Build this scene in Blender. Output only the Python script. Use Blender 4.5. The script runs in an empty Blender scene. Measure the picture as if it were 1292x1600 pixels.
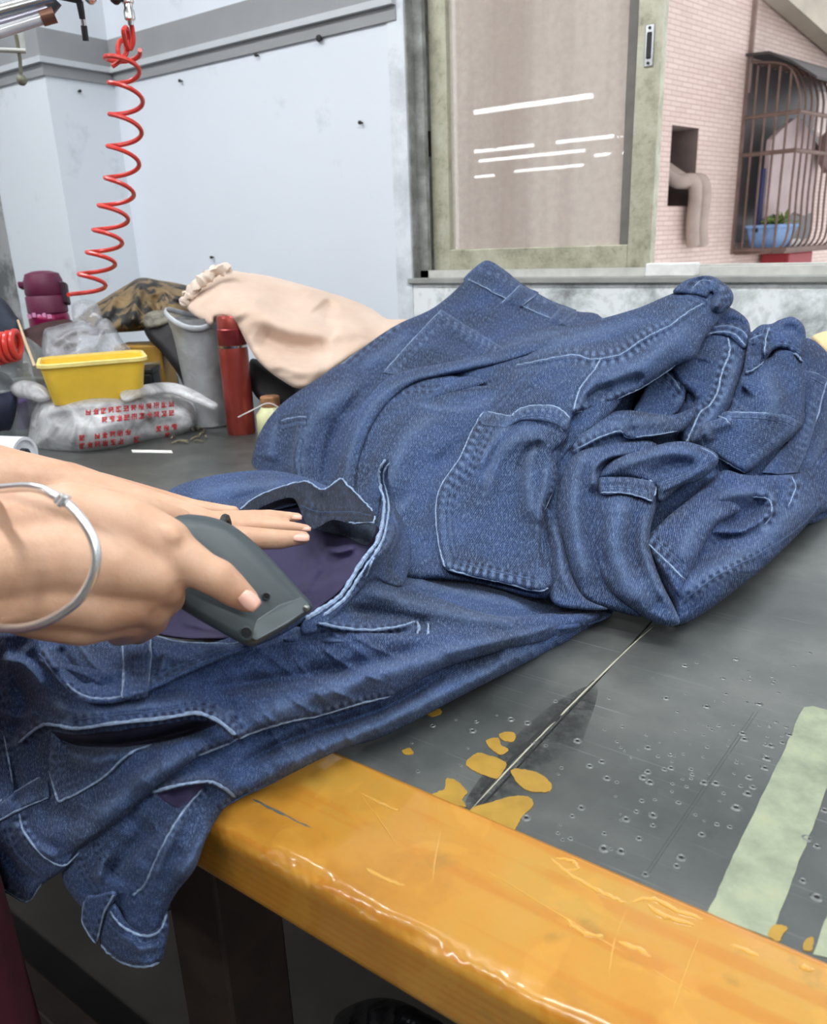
import bpy, bmesh, math, random
import numpy as np
from mathutils import Vector, Matrix, Quaternion
from mathutils.bvhtree import BVHTree
random.seed(7); np.random.seed(7)
SC = bpy.context.scene
COL = SC.collection
# ------------------------------------------------------------------ camera
F = 1255.0                       # focal length in pixels of the 1292x1600 frame
CP = np.array([0.0, 0.0, 1.15])  # camera position (work table top is at z = 0.80)
TZ = 0.80
WX = np.array([0.81354129, 0.15720902, -0.55985345])
WY = np.array([0.58044512, -0.27769754, 0.76548517])
WZ = np.array([-0.03512875, -0.947718, -0.31716962])
W = np.array([WX, WY, WZ])       # world <- camera axes (right, down, forward)
cam = bpy.data.cameras.new('camera'); camo = bpy.data.objects.new('camera', cam); COL.objects.link(camo)
R_ = W[:, 0]; D_ = W[:, 1]; F_ = W[:, 2]
M4 = Matrix(((R_[0], -D_[0], -F_[0], CP[0]), (R_[1], -D_[1], -F_[1], CP[1]), (R_[2], -D_[2], -F_[2], CP[2]), (0, 0, 0, 1)))
camo.matrix_world = M4
cam.sensor_fit = 'VERTICAL'; cam.sensor_height = 24.0; cam.lens = 24.0 * F / 1600.0
cam.clip_start = 0.02; cam.clip_end = 200
cam.dof.use_dof = True; cam.dof.focus_distance = 0.78; cam.dof.aperture_fstop = cam.lens / 2.6
SC.camera = camo
# ------------------------------------------------------------------ world and exposure
SC.view_settings.view_transform = 'Standard'; SC.view_settings.look = 'None'
SC.view_settings.exposure = 0.35; SC.view_settings.gamma = 1.0; SC.view_settings.use_curve_mapping = False
wd = bpy.data.worlds.new('overcast_sky'); SC.world = wd; wd.use_nodes = True
wd.node_tree.nodes['Background'].inputs[0].default_value = (0.93, 0.96, 1.0, 1)
wd.node_tree.nodes['Background'].inputs[1].default_value = 1.35
# ------------------------------------------------------------------ rays through the photograph's frame
def ray(px, py):
    px = np.asarray(px, float); py = np.asarray(py, float)
    c = np.stack([(px - 646) / F, (py - 800) / F, np.ones_like(px)], -1)
    return c @ W.T               # not normalised: axis depth 1
def PD(px, py, d): return CP + ray(px, py) * np.asarray(d)[..., None]      # at axis depth d
def dz(px, py, z): return (z - CP[2]) / ray(px, py)[..., 2]                # axis depth where the ray meets z
def dy(px, py, y): return (y - CP[1]) / ray(px, py)[..., 1]
def dx(px, py, x): return (x - CP[0]) / ray(px, py)[..., 0]
def PZ(px, py, z=TZ): return PD(px, py, dz(px, py, z))
def PY(px, py, y): return PD(px, py, dy(px, py, y))
def PX(px, py, x): return PD(px, py, dx(px, py, x))
def proj(p):
    c = (np.asarray(p, float) - CP) @ W
    return 646 + F * c[..., 0] / c[..., 2], 800 + F * c[..., 1] / c[..., 2], c[..., 2]
# ------------------------------------------------------------------ materials
def lin(r, g, b):
    f = lambda c: (c / 255 / 12.92) if c / 255 <= 0.04045 else ((c / 255 + 0.055) / 1.055) ** 2.4
    return (f(r), f(g), f(b), 1)
class NT:
    def __init__(s, name):
        s.m = bpy.data.materials.new(name); s.m.use_nodes = True; s.t = s.m.node_tree
        s.b = s.t.nodes['Principled BSDF']; s.out = s.t.nodes['Material Output']
    def n(s, typ, **kw):
        o = s.t.nodes.new(typ)
        for k, v in kw.items():
            if k.startswith('i_'):
                key = k[2:]; key = int(key) if key.isdigit() else key.replace('_', ' ')
                o.inputs[key].default_value = v
            else: setattr(o, k, v)
        return o
    def l(s, a, b): s.t.links.new(a, b)
    def val(s, socket, v):
        if hasattr(v, 'is_output') or isinstance(v, bpy.types.NodeSocket): s.l(v, socket)
        else: socket.default_value = v
    def coord(s, kind='Object', scale=(1, 1, 1), rot=(0, 0, 0)):
        c = s.n('ShaderNodeTexCoord'); mp = s.n('ShaderNodeMapping'); s.l(c.outputs[kind], mp.inputs[0])
        mp.inputs['Scale'].default_value = scale; mp.inputs['Rotation'].default_value = rot
        return mp.outputs[0]
    def geo(s): return s.n('ShaderNodeNewGeometry').outputs['Position']
    def noise(s, vec, scale, detail=4, rough=0.55, dist=0.0):
        o = s.n('ShaderNodeTexNoise', i_Scale=scale, i_Detail=detail, i_Roughness=rough, i_Distortion=dist); s.l(vec, o.inputs['Vector'])
        return o.outputs['Fac']
    def ramp(s, fac, stops):
        o = s.n('ShaderNodeValToRGB'); s.l(fac, o.inputs[0]); e = o.color_ramp.elements
        while len(e) < len(stops): e.new(0.5)
        for k, (p, c) in enumerate(stops):
            e[k].position = p; e[k].color = c if len(c) == 4 else (*c, 1)
        return o.outputs[0]
    def mix(s, fac, a, b, mode='MIX'):
        o = s.n('ShaderNodeMix', data_type='RGBA', blend_type=mode)
        s.val(o.inputs[0], fac); s.val(o.inputs[6], a); s.val(o.inputs[7], b)
        return o.outputs[2]
    def math(s, op, a, b=0.0):
        o = s.n('ShaderNodeMath', operation=op); s.val(o.inputs[0], a); s.val(o.inputs[1], b); return o.outputs[0]
    def bump(s, h, strength=0.3, dist=0.002):
        o = s.n('ShaderNodeBump', i_Strength=strength, i_Distance=dist); s.l(h, o.inputs['Height']); s.l(o.outputs[0], s.b.inputs['Normal'])
    def set(s, **kw):
        for k, v in kw.items(): s.val(s.b.inputs[k.replace('_', ' ')], v)
        return s.m
BW = lambda v: (v, v, v, 1)
def plain(name, rgb, rough=0.5, metal=0.0, var=0.12, scale=30, bump=0.0, **kw):
    t = NT(name); p = t.coord('Object'); c = lin(*rgb)
    n = t.noise(p, scale, 5)
    d = tuple(max(0, x * (1 - var)) for x in c[:3]) + (1,); u = tuple(min(1, x * (1 + var)) for x in c[:3]) + (1,)
    t.set(Base_Color=t.ramp(n, [(0.3, d), (0.7, u)]), Roughness=rough, Metallic=metal, **kw)
    if bump: t.bump(n, bump, 0.003)
    return t.m
# ------------------------------------------------------------------ object helpers
def link(name, me, mat=None, parent=None, smooth=False):
    o = bpy.data.objects.new(name, me); COL.objects.link(o)
    if mat is not None: me.materials.append(mat)
    if parent is not None: o.parent = parent
    if smooth: me.polygons.foreach_set('use_smooth', [True] * len(me.polygons))
    return o
def mesh(name, vs, fs, mat=None, parent=None, smooth=False):
    me = bpy.data.meshes.new(name); me.from_pydata([tuple(map(float, v)) for v in vs], [], [tuple(map(int, f)) for f in fs]); me.update()
    return link(name, me, mat, parent, smooth)
def tag(o, label=None, cat=None, group=None, kind=None):
    if label: o['label'] = label
    if cat: o['category'] = cat
    if group: o['group'] = group
    if kind: o['kind'] = kind
    return o
def thing(name, label, cat, loc=(0, 0, 0), group=None, kind=None):
    o = bpy.data.objects.new(name, None); COL.objects.link(o); o.location = loc; o.empty_display_size = 0.05
    return tag(o, label, cat, group, kind)
def under(root, o):      # parent keeping world placement (root is an unrotated Empty)
    o.parent = root; o.matrix_parent_inverse = Matrix.Translation(root.location).inverted(); return o
class MB:
    """collects shapes into one mesh (world coordinates)"""
    def __init__(s): s.v = []; s.f = []
    def add(s, vs, fs):
        k = len(s.v); s.v += [tuple(map(float, v)) for v in vs]; s.f += [tuple(int(i) + k for i in f) for f in fs]; return s
    def box(s, a, b):
        (x0, y0, z0), (x1, y1, z1) = a, b
        return s.add([(x0, y0, z0), (x1, y0, z0), (x1, y1, z0), (x0, y1, z0), (x0, y0, z1), (x1, y0, z1), (x1, y1, z1), (x0, y1, z1)],
                     [(0, 3, 2, 1), (4, 5, 6, 7), (0, 1, 5, 4), (1, 2, 6, 5), (2, 3, 7, 6), (3, 0, 4, 7)])
    def obox(s, c, ax, half):      # oriented box: centre, 3 axes, half sizes
        c = np.array(c, float); ax = [np.array(a, float) / np.linalg.norm(a) for a in ax]; v = []
        for sz in (-1, 1):
            for sx, sy in ((-1, -1), (1, -1), (1, 1), (-1, 1)):
                v.append(c + ax[0] * half[0] * sx + ax[1] * half[1] * sy + ax[2] * half[2] * sz)
        return s.add(v, [(0, 3, 2, 1), (4, 5, 6, 7), (0, 1, 5, 4), (1, 2, 6, 5), (2, 3, 7, 6), (3, 0, 4, 7)])
    def tube(s, pts, r, sides=8, closed=False, flat=1.0, up=None):
        pts = np.array(pts, float); n = len(pts)
        if np.isscalar(r): r = [r] * n
        tang = np.gradient(pts, axis=0)
        if closed: tang = np.roll(pts, -1, 0) - np.roll(pts, 1, 0)
        tang /= (np.linalg.norm(tang, axis=1)[:, None] + 1e-12)
        ref = np.array(up, float) if up is not None else (np.array([0, 0, 1.0]) if abs(tang[0][2]) < 0.9 else np.array([1.0, 0, 0]))
        nn = ref - tang[0] * (ref @ tang[0]); nn /= np.linalg.norm(nn) + 1e-12
        vs = []
        for i in range(n):
            if up is not None: nn = ref - tang[i] * (ref @ tang[i])
            else: nn = nn - tang[i] * (nn @ tang[i])
            nn = nn / (np.linalg.norm(nn) + 1e-12); bb = np.cross(tang[i], nn)
            for k in range(sides):
                a = 2 * math.pi * k / sides
                vs.append(pts[i] + nn * math.cos(a) * r[i] * flat + bb * math.sin(a) * r[i])
        fs = []
        m = n if closed else n - 1
        for i in range(m):
            j = (i + 1) % n
            for k in range(sides):
                k2 = (k + 1) % sides
                fs.append((i * sides + k, i * sides + k2, j * sides + k2, j * sides + k))
        if not closed: fs += [tuple(range(sides))[::-1], tuple((n - 1) * sides + k for k in range(sides))]
        return s.add(vs, fs)
    def lathe(s, c, prof, seg=32, axis=(0, 0, 1), sx=1.0, sy=1.0, cap=True):
        c = np.array(c, float); z = np.array(axis, float); z /= np.linalg.norm(z)
        x = np.cross([0, 1, 0], z); x = x / np.linalg.norm(x) if np.linalg.norm(x) > 1e-3 else np.array([1., 0, 0]); y = np.cross(z, x)
        vs = []
        for r, h in prof:
            for k in range(seg):
                a = 2 * math.pi * k / seg
                vs.append(c + z * h + x * math.cos(a) * r * sx + y * math.sin(a) * r * sy)
        fs = []
        for i in range(len(prof) - 1):
            for k in range(seg):
                k2 = (k + 1) % seg
                fs.append((i * seg + k, i * seg + k2, (i + 1) * seg + k2, (i + 1) * seg + k))
        if cap and prof[0][0] > 1e-6: fs.append(tuple(range(seg))[::-1])
        if cap and prof[-1][0] > 1e-6: fs.append(tuple((len(prof) - 1) * seg + k for k in range(seg)))
        return s.add(vs, fs)
    def prism(s, poly, d):         # polygon of 3D points extruded by vector d
        n = len(poly); p = [np.array(q, float) for q in poly]; q = [a + np.array(d, float) for a in p]
        return s.add(p + q, [tuple(range(n))[::-1], tuple(range(n, 2 * n))] + [(i, (i + 1) % n, n + (i + 1) % n, n + i) for i in range(n)])
    def build(s, name, mat=None, parent=None, smooth=False, bevel=0.0, seg=2):
        me = bpy.data.meshes.new(name); me.from_pydata(s.v, [], s.f); me.validate()
        bm = bmesh.new(); bm.from_mesh(me); bmesh.ops.recalc_face_normals(bm, faces=bm.faces)
        if bevel:
            bmesh.ops.bevel(bm, geom=[e for e in bm.edges if e.is_manifold and e.calc_face_angle(0) > 0.5], offset=bevel, segments=seg, affect='EDGES', profile=0.5)
        bm.to_mesh(me); bm.free()
        o = link(name, me, mat, None, False)
        if smooth:
            me.polygons.foreach_set('use_smooth', [True] * len(me.polygons))
            try: me.set_sharp_from_angle(angle=0.7)
            except Exception: pass
        if parent is not None: under(parent, o)
        return o
def crom(pts, n=8, closed=False):
    """Catmull-Rom through points (any dimension)"""
    p = np.array(pts, float); k = len(p); out = []
    rng = range(k) if closed else range(k - 1)
    for i in rng:
        if closed: a, b, c, d = p[(i - 1) % k], p[i], p[(i + 1) % k], p[(i + 2) % k]
        else: a, b, c, d = p[max(i - 1, 0)], p[i], p[i + 1], p[min(i + 2, k - 1)]
        for u in np.arange(n) / n:
            out.append(0.5 * ((2 * b) + (c - a) * u + (2 * a - 5 * b + 4 * c - d) * u * u + (3 * b - a - 3 * c + d) * u ** 3))
    if not closed: out.append(p[-1])
    return np.array(out)
# ------------------------------------------------------------------ room shell
YW = 1.80; XC = -2.447; YC = 1.561; ZCEIL = 2.75
def wall_mat(name, rgb, dirt, thr, scale=5.0, rough=0.6):
    t = NT(name); p = t.geo(); n = t.noise(p, scale, 8, 0.65); n2 = t.noise(p, 1.3, 3)
    c = t.ramp(n, [(thr, lin(*dirt)), (min(thr + 0.12, 1), lin(*rgb))])
    c2 = t.mix(t.ramp(n2, [(0.35, BW(0.0)), (0.7, BW(0.35))]), c, lin(*[max(0, x - 14) for x in rgb]))
    t.set(Base_Color=c2, Roughness=rough); t.bump(n, 0.15, 0.002); return t.m
M_wall = wall_mat('painted_wall', (226, 232, 240), (200, 207, 214), 0.28)
M_col = wall_mat('column_paint', (222, 228, 234), (196, 202, 208), 0.3)
M_band = plain('grey_band_paint', (150, 152, 154), 0.6, var=0.06, scale=6)
M_mould = plain('pale_moulding', (196, 200, 204), 0.55, var=0.05, scale=8)
def peel_mat():
    t = NT('peeling_plaster'); p = t.geo(); n = t.noise(p, 9, 9, 0.7, 0.4); n2 = t.noise(p, 40, 5)
    c = t.ramp(n, [(0.30, lin(120, 124, 122)), (0.44, lin(196, 202, 202)), (0.55, lin(238, 242, 244))])
    t.set(Base_Color=t.mix(t.ramp(n2, [(0.55, BW(0)), (0.75, BW(0.5))]), c, lin(150, 152, 146)), Roughness=0.75); t.bump(n, 0.5, 0.004); return t.m
M_peel = peel_mat()
M_floor = plain('concrete_floor', (74, 70, 66), 0.7, var=0.3, scale=4)
M_ceil = plain('ceiling_paint', (225, 226, 224), 0.7, var=0.04, scale=3)
WX0, WX1, WZ0, WZ1 = -1.29, 0.55, 1.062, 2.35       # window opening
m = MB()
m.box((-2.819, YW, 0), (WX0, YW + 0.2, ZCEIL)); m.box((WX1, YW, 0), (3.0, YW + 0.2, ZCEIL)); m.box((WX0, YW, WZ1), (WX1, YW + 0.2, ZCEIL))
tag(m.build('wall_back', M_wall), kind='structure')
tag(MB().box((WX0, YW, 0), (WX1, YW + 0.2, WZ0 - 0.012)).build('wall_below_window', M_peel), kind='structure')
# the same flaking plaster reaches a little way past the opening
t = NT('stained_plaster'); p = t.geo(); n = t.noise(p, 7, 8, 0.7)
t.set(Base_Color=t.ramp(n, [(0.3, lin(178, 184, 188)), (0.6, lin(226, 232, 238))]), Roughness=0.7); t.bump(n, 0.3, 0.003)
tag(MB().box((WX0 - 0.05, YW - 0.004, 0.8), (WX0, YW, ZCEIL - 0.3)).build('trim_1', t.m), kind='structure')
col = MB().box((-2.819, YC, 0), (XC, YW, ZCEIL)).build('wall_column', M_col); tag(col, kind='structure')
tag(MB().box((-3.6, YW, 0), (-2.819, YW + 0.2, ZCEIL)).build('wall_recess', wall_mat('stained_recess', (198, 200, 200), (128, 130, 128), 0.42, 9.0)), kind='structure')
tag(MB().box((-3.62, -2.0, 0), (-3.5, YC, ZCEIL)).build('wall_left', M_wall), kind='structure')
tag(MB().box((-13.0, -16.0, -0.1), (4.5, 2.0, 0.0)).build('floor', M_floor), kind='structure')
tag(MB().box((-13.0, -16.0, ZCEIL), (4.5, 2.0, ZCEIL + 0.1)).build('ceiling', M_ceil), kind='structure')
tag(MB().box((-13.1, -16.0, 0), (-13.0, 2.0, ZCEIL)).build('wall_far_left', M_wall), kind='structure')
tag(MB().box((4.5, -16.0, 0), (4.6, 2.0, ZCEIL)).build('wall_right', M_wall), kind='structure')
tag(MB().box((-13.0, -16.1, 0), (4.5, -16.0, ZCEIL)).build('wall_front', M_wall), kind='structure')
tag(MB().box((-13.0, YW, 0), (-3.6, YW + 0.2, ZCEIL)).box((3.0, YW, 0), (4.5, YW + 0.2, ZCEIL)).build('wall_back_ends', M_wall), kind='structure')
def band(name, z0, z1, d, mat):
    m = MB(); m.box((XC, YW - d, z0), (WX0 - 0.02, YW, z1)); m.box((XC, YC - d, z0), (XC + d, YW - d, z1)); m.box((-2.819, YC - d, z0), (XC, YC, z1))
    tag(m.build(name, mat), kind='structure')
band('trim_2', 1.712, 1.79, 0.012, M_band); band('trim_3', 1.696, 1.712, 0.022, M_mould); band('trim_4', 1.664, 1.696, 0.008, M_band)
# nail stubs left in the wall
M_dark = plain('dark_metal', (52, 52, 54), 0.45, 0.6)
for px, py, pl in ((502, 61, 'y'), (404, 87, 'y'), (566, 192, 'y'), (334, 402, 'y'), (122, 143, 'x'), (285, 127, 'y')):
    c = PY(px, py, YW) if pl == 'y' else PX(px, py, XC)
    ax = (0, -1, 0) if pl == 'y' else (1, 0, 0)
    r = 0.005 if py != 61 else 0.009
    tag(MB().lathe(c, [(r * .5, 0), (r * .5, 0.008), (r, 0.009), (r * .9, 0.013), (0, 0.014)], 10, ax).build('wall_nail', M_dark, None, True),
        {61: 'largest dark nail stub in wall left of window', 87: 'nail stub high on white wall left of the largest stub', 192: 'small nail stub in white wall level with window glass',
         402: 'nail stub in white wall above the beige cloth', 143: 'nail stub in grey side of column beside red hose', 127: 'nail stub in white wall just right of red hose'}[py], 'nail', 'nail stubs in the walls')
# ------------------------------------------------------------------ lamps (rows of ceiling tubes; the far rows are mirrored in the window pane)
def emis(name, col, s):
    t = NT(name); t.set(Base_Color=(0.9, 0.9, 0.9, 1), Roughness=0.5); t.b.inputs['Emission Color'].default_value = col; t.b.inputs['Emission Strength'].default_value = s; return t.m
M_tube = emis('fluorescent_tube', (0.95, 0.98, 1.0, 1), 17.0)
M_hous = plain('lamp_housing', (225, 226, 228), 0.4)
rows = [(-5.33, -6.0, -4.0, 'in the row five metres behind the viewer'), (-9.1, -6.3, -5.0, 'in the second row back, right end'), (-9.15, -8.2, -6.7, 'in the second row back, left end'), (-10.7, -8.7, -6.5, 'in the third row back'),
        (-13.55, -9.5, -7.8, 'in the last row back, right end'), (-14.1, -11.5, -10.3, 'in the last row back, left end'), (-11.75, -6.8, -5.9, 'between the third and last rows'),
        (0.45, -2.6, -1.2, 'nearest row above the table, left'), (0.45, -0.7, 0.7, 'nearest row above the table, middle'), (0.45, 1.2, 2.6, 'nearest row above the table, right'),
        (-1.3, -2.6, -1.2, 'second row behind, left'), (-1.3, -0.6, 0.8, 'second row behind, middle'), (-1.3, 1.2, 2.6, 'second row behind, right')]
for y, x0, x1, where in rows:
    L = thing('ceiling_lamp', 'white fluorescent tube lamp ' + where, 'lamp', ((x0 + x1) / 2, y, 2.6), 'rows of ceiling tube lamps')
    MB().box((x0, y - 0.04, 2.625), (x1, y + 0.04, 2.67)).build('housing', M_hous, L)
    MB().tube([(x0 + 0.02, y, 2.6), (x1 - 0.02, y, 2.6)], 0.022, 10).build('tube', M_tube, L, True)
    for hx in (x0 + 0.1, x1 - 0.1): MB().tube([(hx, y, 2.67), (hx, y, ZCEIL)], 0.006, 6).build('hanger', M_hous, L)
def area(name, loc, sx, sy, power, rot):
    l = bpy.data.lights.new(name, 'AREA'); l.shape = 'RECTANGLE'; l.size = sx; l.size_y = sy; l.energy = power; l.color = (0.97, 0.985, 1.0)
    o = bpy.data.objects.new(name, l); COL.objects.link(o); o.location = loc; o.rotation_euler = rot; return o
# light of the near tube rows (one lamp each, at the lamps' own place)
for x in (-1.9, 0.0, 1.9):
    area('near_tube_light', (x, 0.45, 2.57), 1.4, 0.10, 16, (0, 0, 0)); area('second_tube_light', (x, -1.3, 2.57), 1.4, 0.10, 18, (0, 0, 0))
# ------------------------------------------------------------------ window
def alu():
    t = NT('old_green_aluminium'); p = t.geo(); n = t.noise(p, 18, 8, 0.7); n2 = t.noise(p, 90, 4)
    c = t.ramp(n, [(0.3, lin(142, 140, 120)), (0.5, lin(182, 180, 158)), (0.7, lin(200, 200, 182))])
    t.set(Base_Color=t.mix(t.ramp(n2, [(0.6, BW(0)), (0.8, BW(0.6))]), c, lin(96, 96, 80)), Roughness=0.5, Metallic=0.25); t.bump(n2, 0.15, 0.001); return t.m
M_alu = alu()
def grime():
    t = NT('grimy_frame'); p = t.geo(); n = t.noise(p, 14, 8, 0.7); 
    t.set(Base_Color=t.ramp(n, [(0.3, lin(92, 92, 86)), (0.55, lin(146, 148, 144)), (0.75, lin(182, 186, 184))]), Roughness=0.65); return t.m
M_grime = grime()
def pane_mat():
    t = NT('dusty_glass'); p = t.geo(); mp = t.n('ShaderNodeMapping'); t.l(p, mp.inputs[0]); mp.inputs['Scale'].default_value = (7, 7, 0.25)
    n = t.noise(mp.outputs[0], 1.0, 4); n2 = t.noise(p, 60, 5)
    dirt = t.n('ShaderNodeBsdfDiffuse'); t.l(t.ramp(n, [(0.35, lin(190, 178, 168)), (0.65, lin(228, 219, 209))]), dirt.inputs[0])
    tr = t.n('ShaderNodeBsdfTransparent'); tr.inputs[0].default_value = (0.9, 0.88, 0.86, 1)
    gl = t.n('ShaderNodeBsdfGlossy'); gl.inputs['Roughness'].default_value = 0.004
    m1 = t.n('ShaderNodeMixShader'); t.l(t.ramp(n2, [(0.3, BW(0.52)), (0.8, BW(0.66))]), m1.inputs[0]); t.l(tr.outputs[0], m1.inputs[1]); t.l(dirt.outputs[0], m1.inputs[2])
    fr = t.n('ShaderNodeFresnel', i_IOR=1.5); m2 = t.n('ShaderNodeMixShader'); t.l(t.math('MULTIPLY', fr.outputs[0], 1.2), m2.inputs[0]); t.l(m1.outputs[0], m2.inputs[1]); t.l(gl.outputs[0], m2.inputs[2])
    t.l(m2.outputs[0], t.out.inputs[0]); return t.m
M_pane = pane_mat()
win = tag(bpy.data.objects.new('window_1', None), kind='structure'); COL.objects.link(win); win.location = (WX0, YW, WZ0)
YS = 1.875
m = MB(); m.box((WX0, YW + 0.002, WZ0), (WX0 + 0.004, YW + 0.2, WZ1)); m.build('reveal', M_grime, win)
m = MB(); m.box((WX0 + 0.004, 1.83, WZ0), (WX0 + 0.03, 1.845, WZ1)); m.box((WX0 + 0.004, 1.90, WZ0), (WX0 + 0.036, 1.94, WZ1))
m.build('jamb_track', M_grime, win)
M_sill = plain('grey_sill', (150, 152, 148), 0.6, var=0.2, scale=14)
MB().box((WX0 - 0.01, YW - 0.012, WZ0 - 0.013), (WX1, YW + 0.2, WZ0)).build('sill', M_sill, win, bevel=0.002)
MB().box((WX0 + 0.004, 1.83, WZ0), (WX1, 1.845, WZ0 + 0.018)).box((WX0 + 0.004, 1.905, WZ0), (WX1, 1.94, WZ0 + 0.02)).build('bottom_track', plain('pale_track', (206, 206, 200), 0.5, 0.2), win)
MB().box((-0.66, YW + 0.0, WZ0), (-0.55, YW + 0.03, WZ0 + 0.028)).build('sill_block', plain('white_block', (232, 232, 230), 0.5), win, bevel=0.003)
SX0, SX1, SZ0, SZ1 = -1.262, -0.672, WZ0 + 0.006, 2.3
gx0, gx1, gz0 = SX0 + 0.052, SX1 - 0.054, SZ0 + 0.062
sash = thing('sliding_window', 'sliding sash with dull green aluminium frame and dusty glass, left half of window', 'window', ((SX0 + SX1) / 2, YS, SZ0)); 
def frame_box(x0, x1, z0, z1, name): return MB().box((x0, YS - 0.016, z0), (x1, YS + 0.016, z1)).build(name, M_alu, sash, bevel=0.002)
frame_box(SX0, gx0, SZ0, SZ1, 'stile'); frame_box(gx1, SX1, SZ0, SZ1, 'stile'); frame_box(gx0, gx1, SZ0, gz0, 'bottom_rail'); frame_box(gx0, gx1, SZ1 - 0.05, SZ1, 'top_rail')
MB().box((gx0 - 0.004, YS - 0.002, gz0 - 0.004), (gx1 + 0.004, YS + 0.002, SZ1 - 0.046)).build('pane', M_pane, sash)
MB().box((gx1 - 0.022, YS - 0.010, gz0), (gx1 + 0.001, YS - 0.003, SZ1 - 0.05)).build('shaded_gasket', plain('gasket_shadow', (112, 108, 102), 0.6), sash)  # seal strip, with the shadow at the glass edge put into its colour
m = MB(); m.box((gx1 + 0.018, YS - 0.02, 1.487), (gx1 + 0.038, YS - 0.015, 1.567))
m.build('latch_plate', plain('chrome', (190, 192, 194), 0.25, 1.0), sash, bevel=0.002)
MB().box((gx1 + 0.023, YS - 0.023, 1.502), (gx1 + 0.033, YS - 0.0195, 1.552)).build('latch', M_dark, sash, bevel=0.002)
for z in (1.494, 1.56):
    MB().lathe((gx1 + 0.028, YS - 0.02, z), [(0.003, 0), (0.003, 0.002), (0, 0.003)], 8, (0, -1, 0)).build('screw', M_dark, sash)
MB().box((SX0 - 0.012, YS - 0.014, 1.36), (SX0 + 0.0, YS + 0.0, 1.42)).build('finger_pull', M_dark, sash)
# ------------------------------------------------------------------ the work table
tbl = thing('work_table', 'large metal-topped work table with thick yellow wooden front edge', 'table', (-0.8, 0.9, 0))
def sheet_mat():
    t = NT('scratched_sheet_metal'); p = t.geo()
    n = t.noise(p, 6, 8, 0.65); n2 = t.noise(p, 55, 6, 0.7); mp = t.n('ShaderNodeMapping'); t.l(p, mp.inputs[0]); mp.inputs['Rotation'].default_value = (0, 0, 0.5); mp.inputs['Scale'].default_value = (4, 260, 1)
    s = t.noise(mp.outputs[0], 1.0, 3, 0.6)
    mp2 = t.n('ShaderNodeMapping'); t.l(p, mp2.inputs[0]); mp2.inputs['Rotation'].default_value = (0, 0, -1.1); mp2.inputs['Scale'].default_value = (5, 330, 1)
    s2 = t.noise(mp2.outputs[0], 1.0, 3, 0.6)
    c = t.ramp(n, [(0.25, lin(72, 76, 75)), (0.5, lin(98, 102, 100)), (0.75, lin(128, 131, 127))])
    c = t.mix(t.ramp(n2, [(0.62, BW(0)), (0.72, BW(0.35))]), c, lin(60, 63, 64))
    c = t.mix(t.ramp(t.math('MAXIMUM', s, s2), [(0.66, BW(0)), (0.74, BW(0.5))]), c, lin(150, 156, 154))
    t.set(Base_Color=c, Metallic=0.55, Roughness=t.ramp(n, [(0.2, BW(0.33)), (0.8, BW(0.5))])); t.bump(n2, 0.08, 0.001); return t.m
M_sheet = sheet_mat()
YR0, YR1, XS = 0.264, 0.366, -0.2275
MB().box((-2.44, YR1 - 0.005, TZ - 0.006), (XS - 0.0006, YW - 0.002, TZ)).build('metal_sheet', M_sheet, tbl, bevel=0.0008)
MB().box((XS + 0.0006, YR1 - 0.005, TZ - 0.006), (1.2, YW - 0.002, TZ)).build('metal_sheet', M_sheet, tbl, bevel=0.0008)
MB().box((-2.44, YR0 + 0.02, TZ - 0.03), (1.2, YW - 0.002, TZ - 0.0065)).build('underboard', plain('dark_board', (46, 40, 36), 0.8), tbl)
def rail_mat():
    t = NT('yellow_lacquered_wood'); p = t.geo(); mp = t.n('ShaderNodeMapping'); t.l(p, mp.inputs[0]); mp.inputs['Scale'].default_value = (2.2, 60, 60)
    g = t.n('ShaderNodeTexWave', bands_direction='Z', i_Scale=0.9, i_Distortion=5.0, i_Detail=3.0, i_Detail_Scale=0.8); t.l(mp.outputs[0], g.inputs['Vector'])
    n = t.noise(p, 10, 7, 0.6); n2 = t.noise(p, 30, 6, 0.6); n3 = t.noise(p, 22, 3, 0.5, 0.6)
    c = t.ramp(n, [(0.3, lin(160, 106, 30)), (0.5, lin(184, 130, 46)), (0.7, lin(178, 138, 58))])
    c = t.mix(t.math('MULTIPLY', t.ramp(g.outputs['Fac'], [(0.2, BW(0.6)), (0.5, BW(0))]), 0.75), c, lin(176, 104, 20))
    c = t.mix(t.ramp(n2, [(0.60, BW(0)), (0.70, BW(0.6))]), c, lin(142, 112, 50))
    c = t.mix(t.ramp(n3, [(0.56, BW(0)), (0.6, BW(0.35))]), c, lin(198, 146, 58))
    t.set(Base_Color=c, Roughness=0.32, Coat_Weight=0.7, Coat_Roughness=0.08)
    h = t.math('ADD', t.math('MULTIPLY', n3, 1.0), t.math('MULTIPLY', n2, 0.4)); t.bump(h, 0.35, 0.004); return t.m
M_rail = rail_mat()
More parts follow.
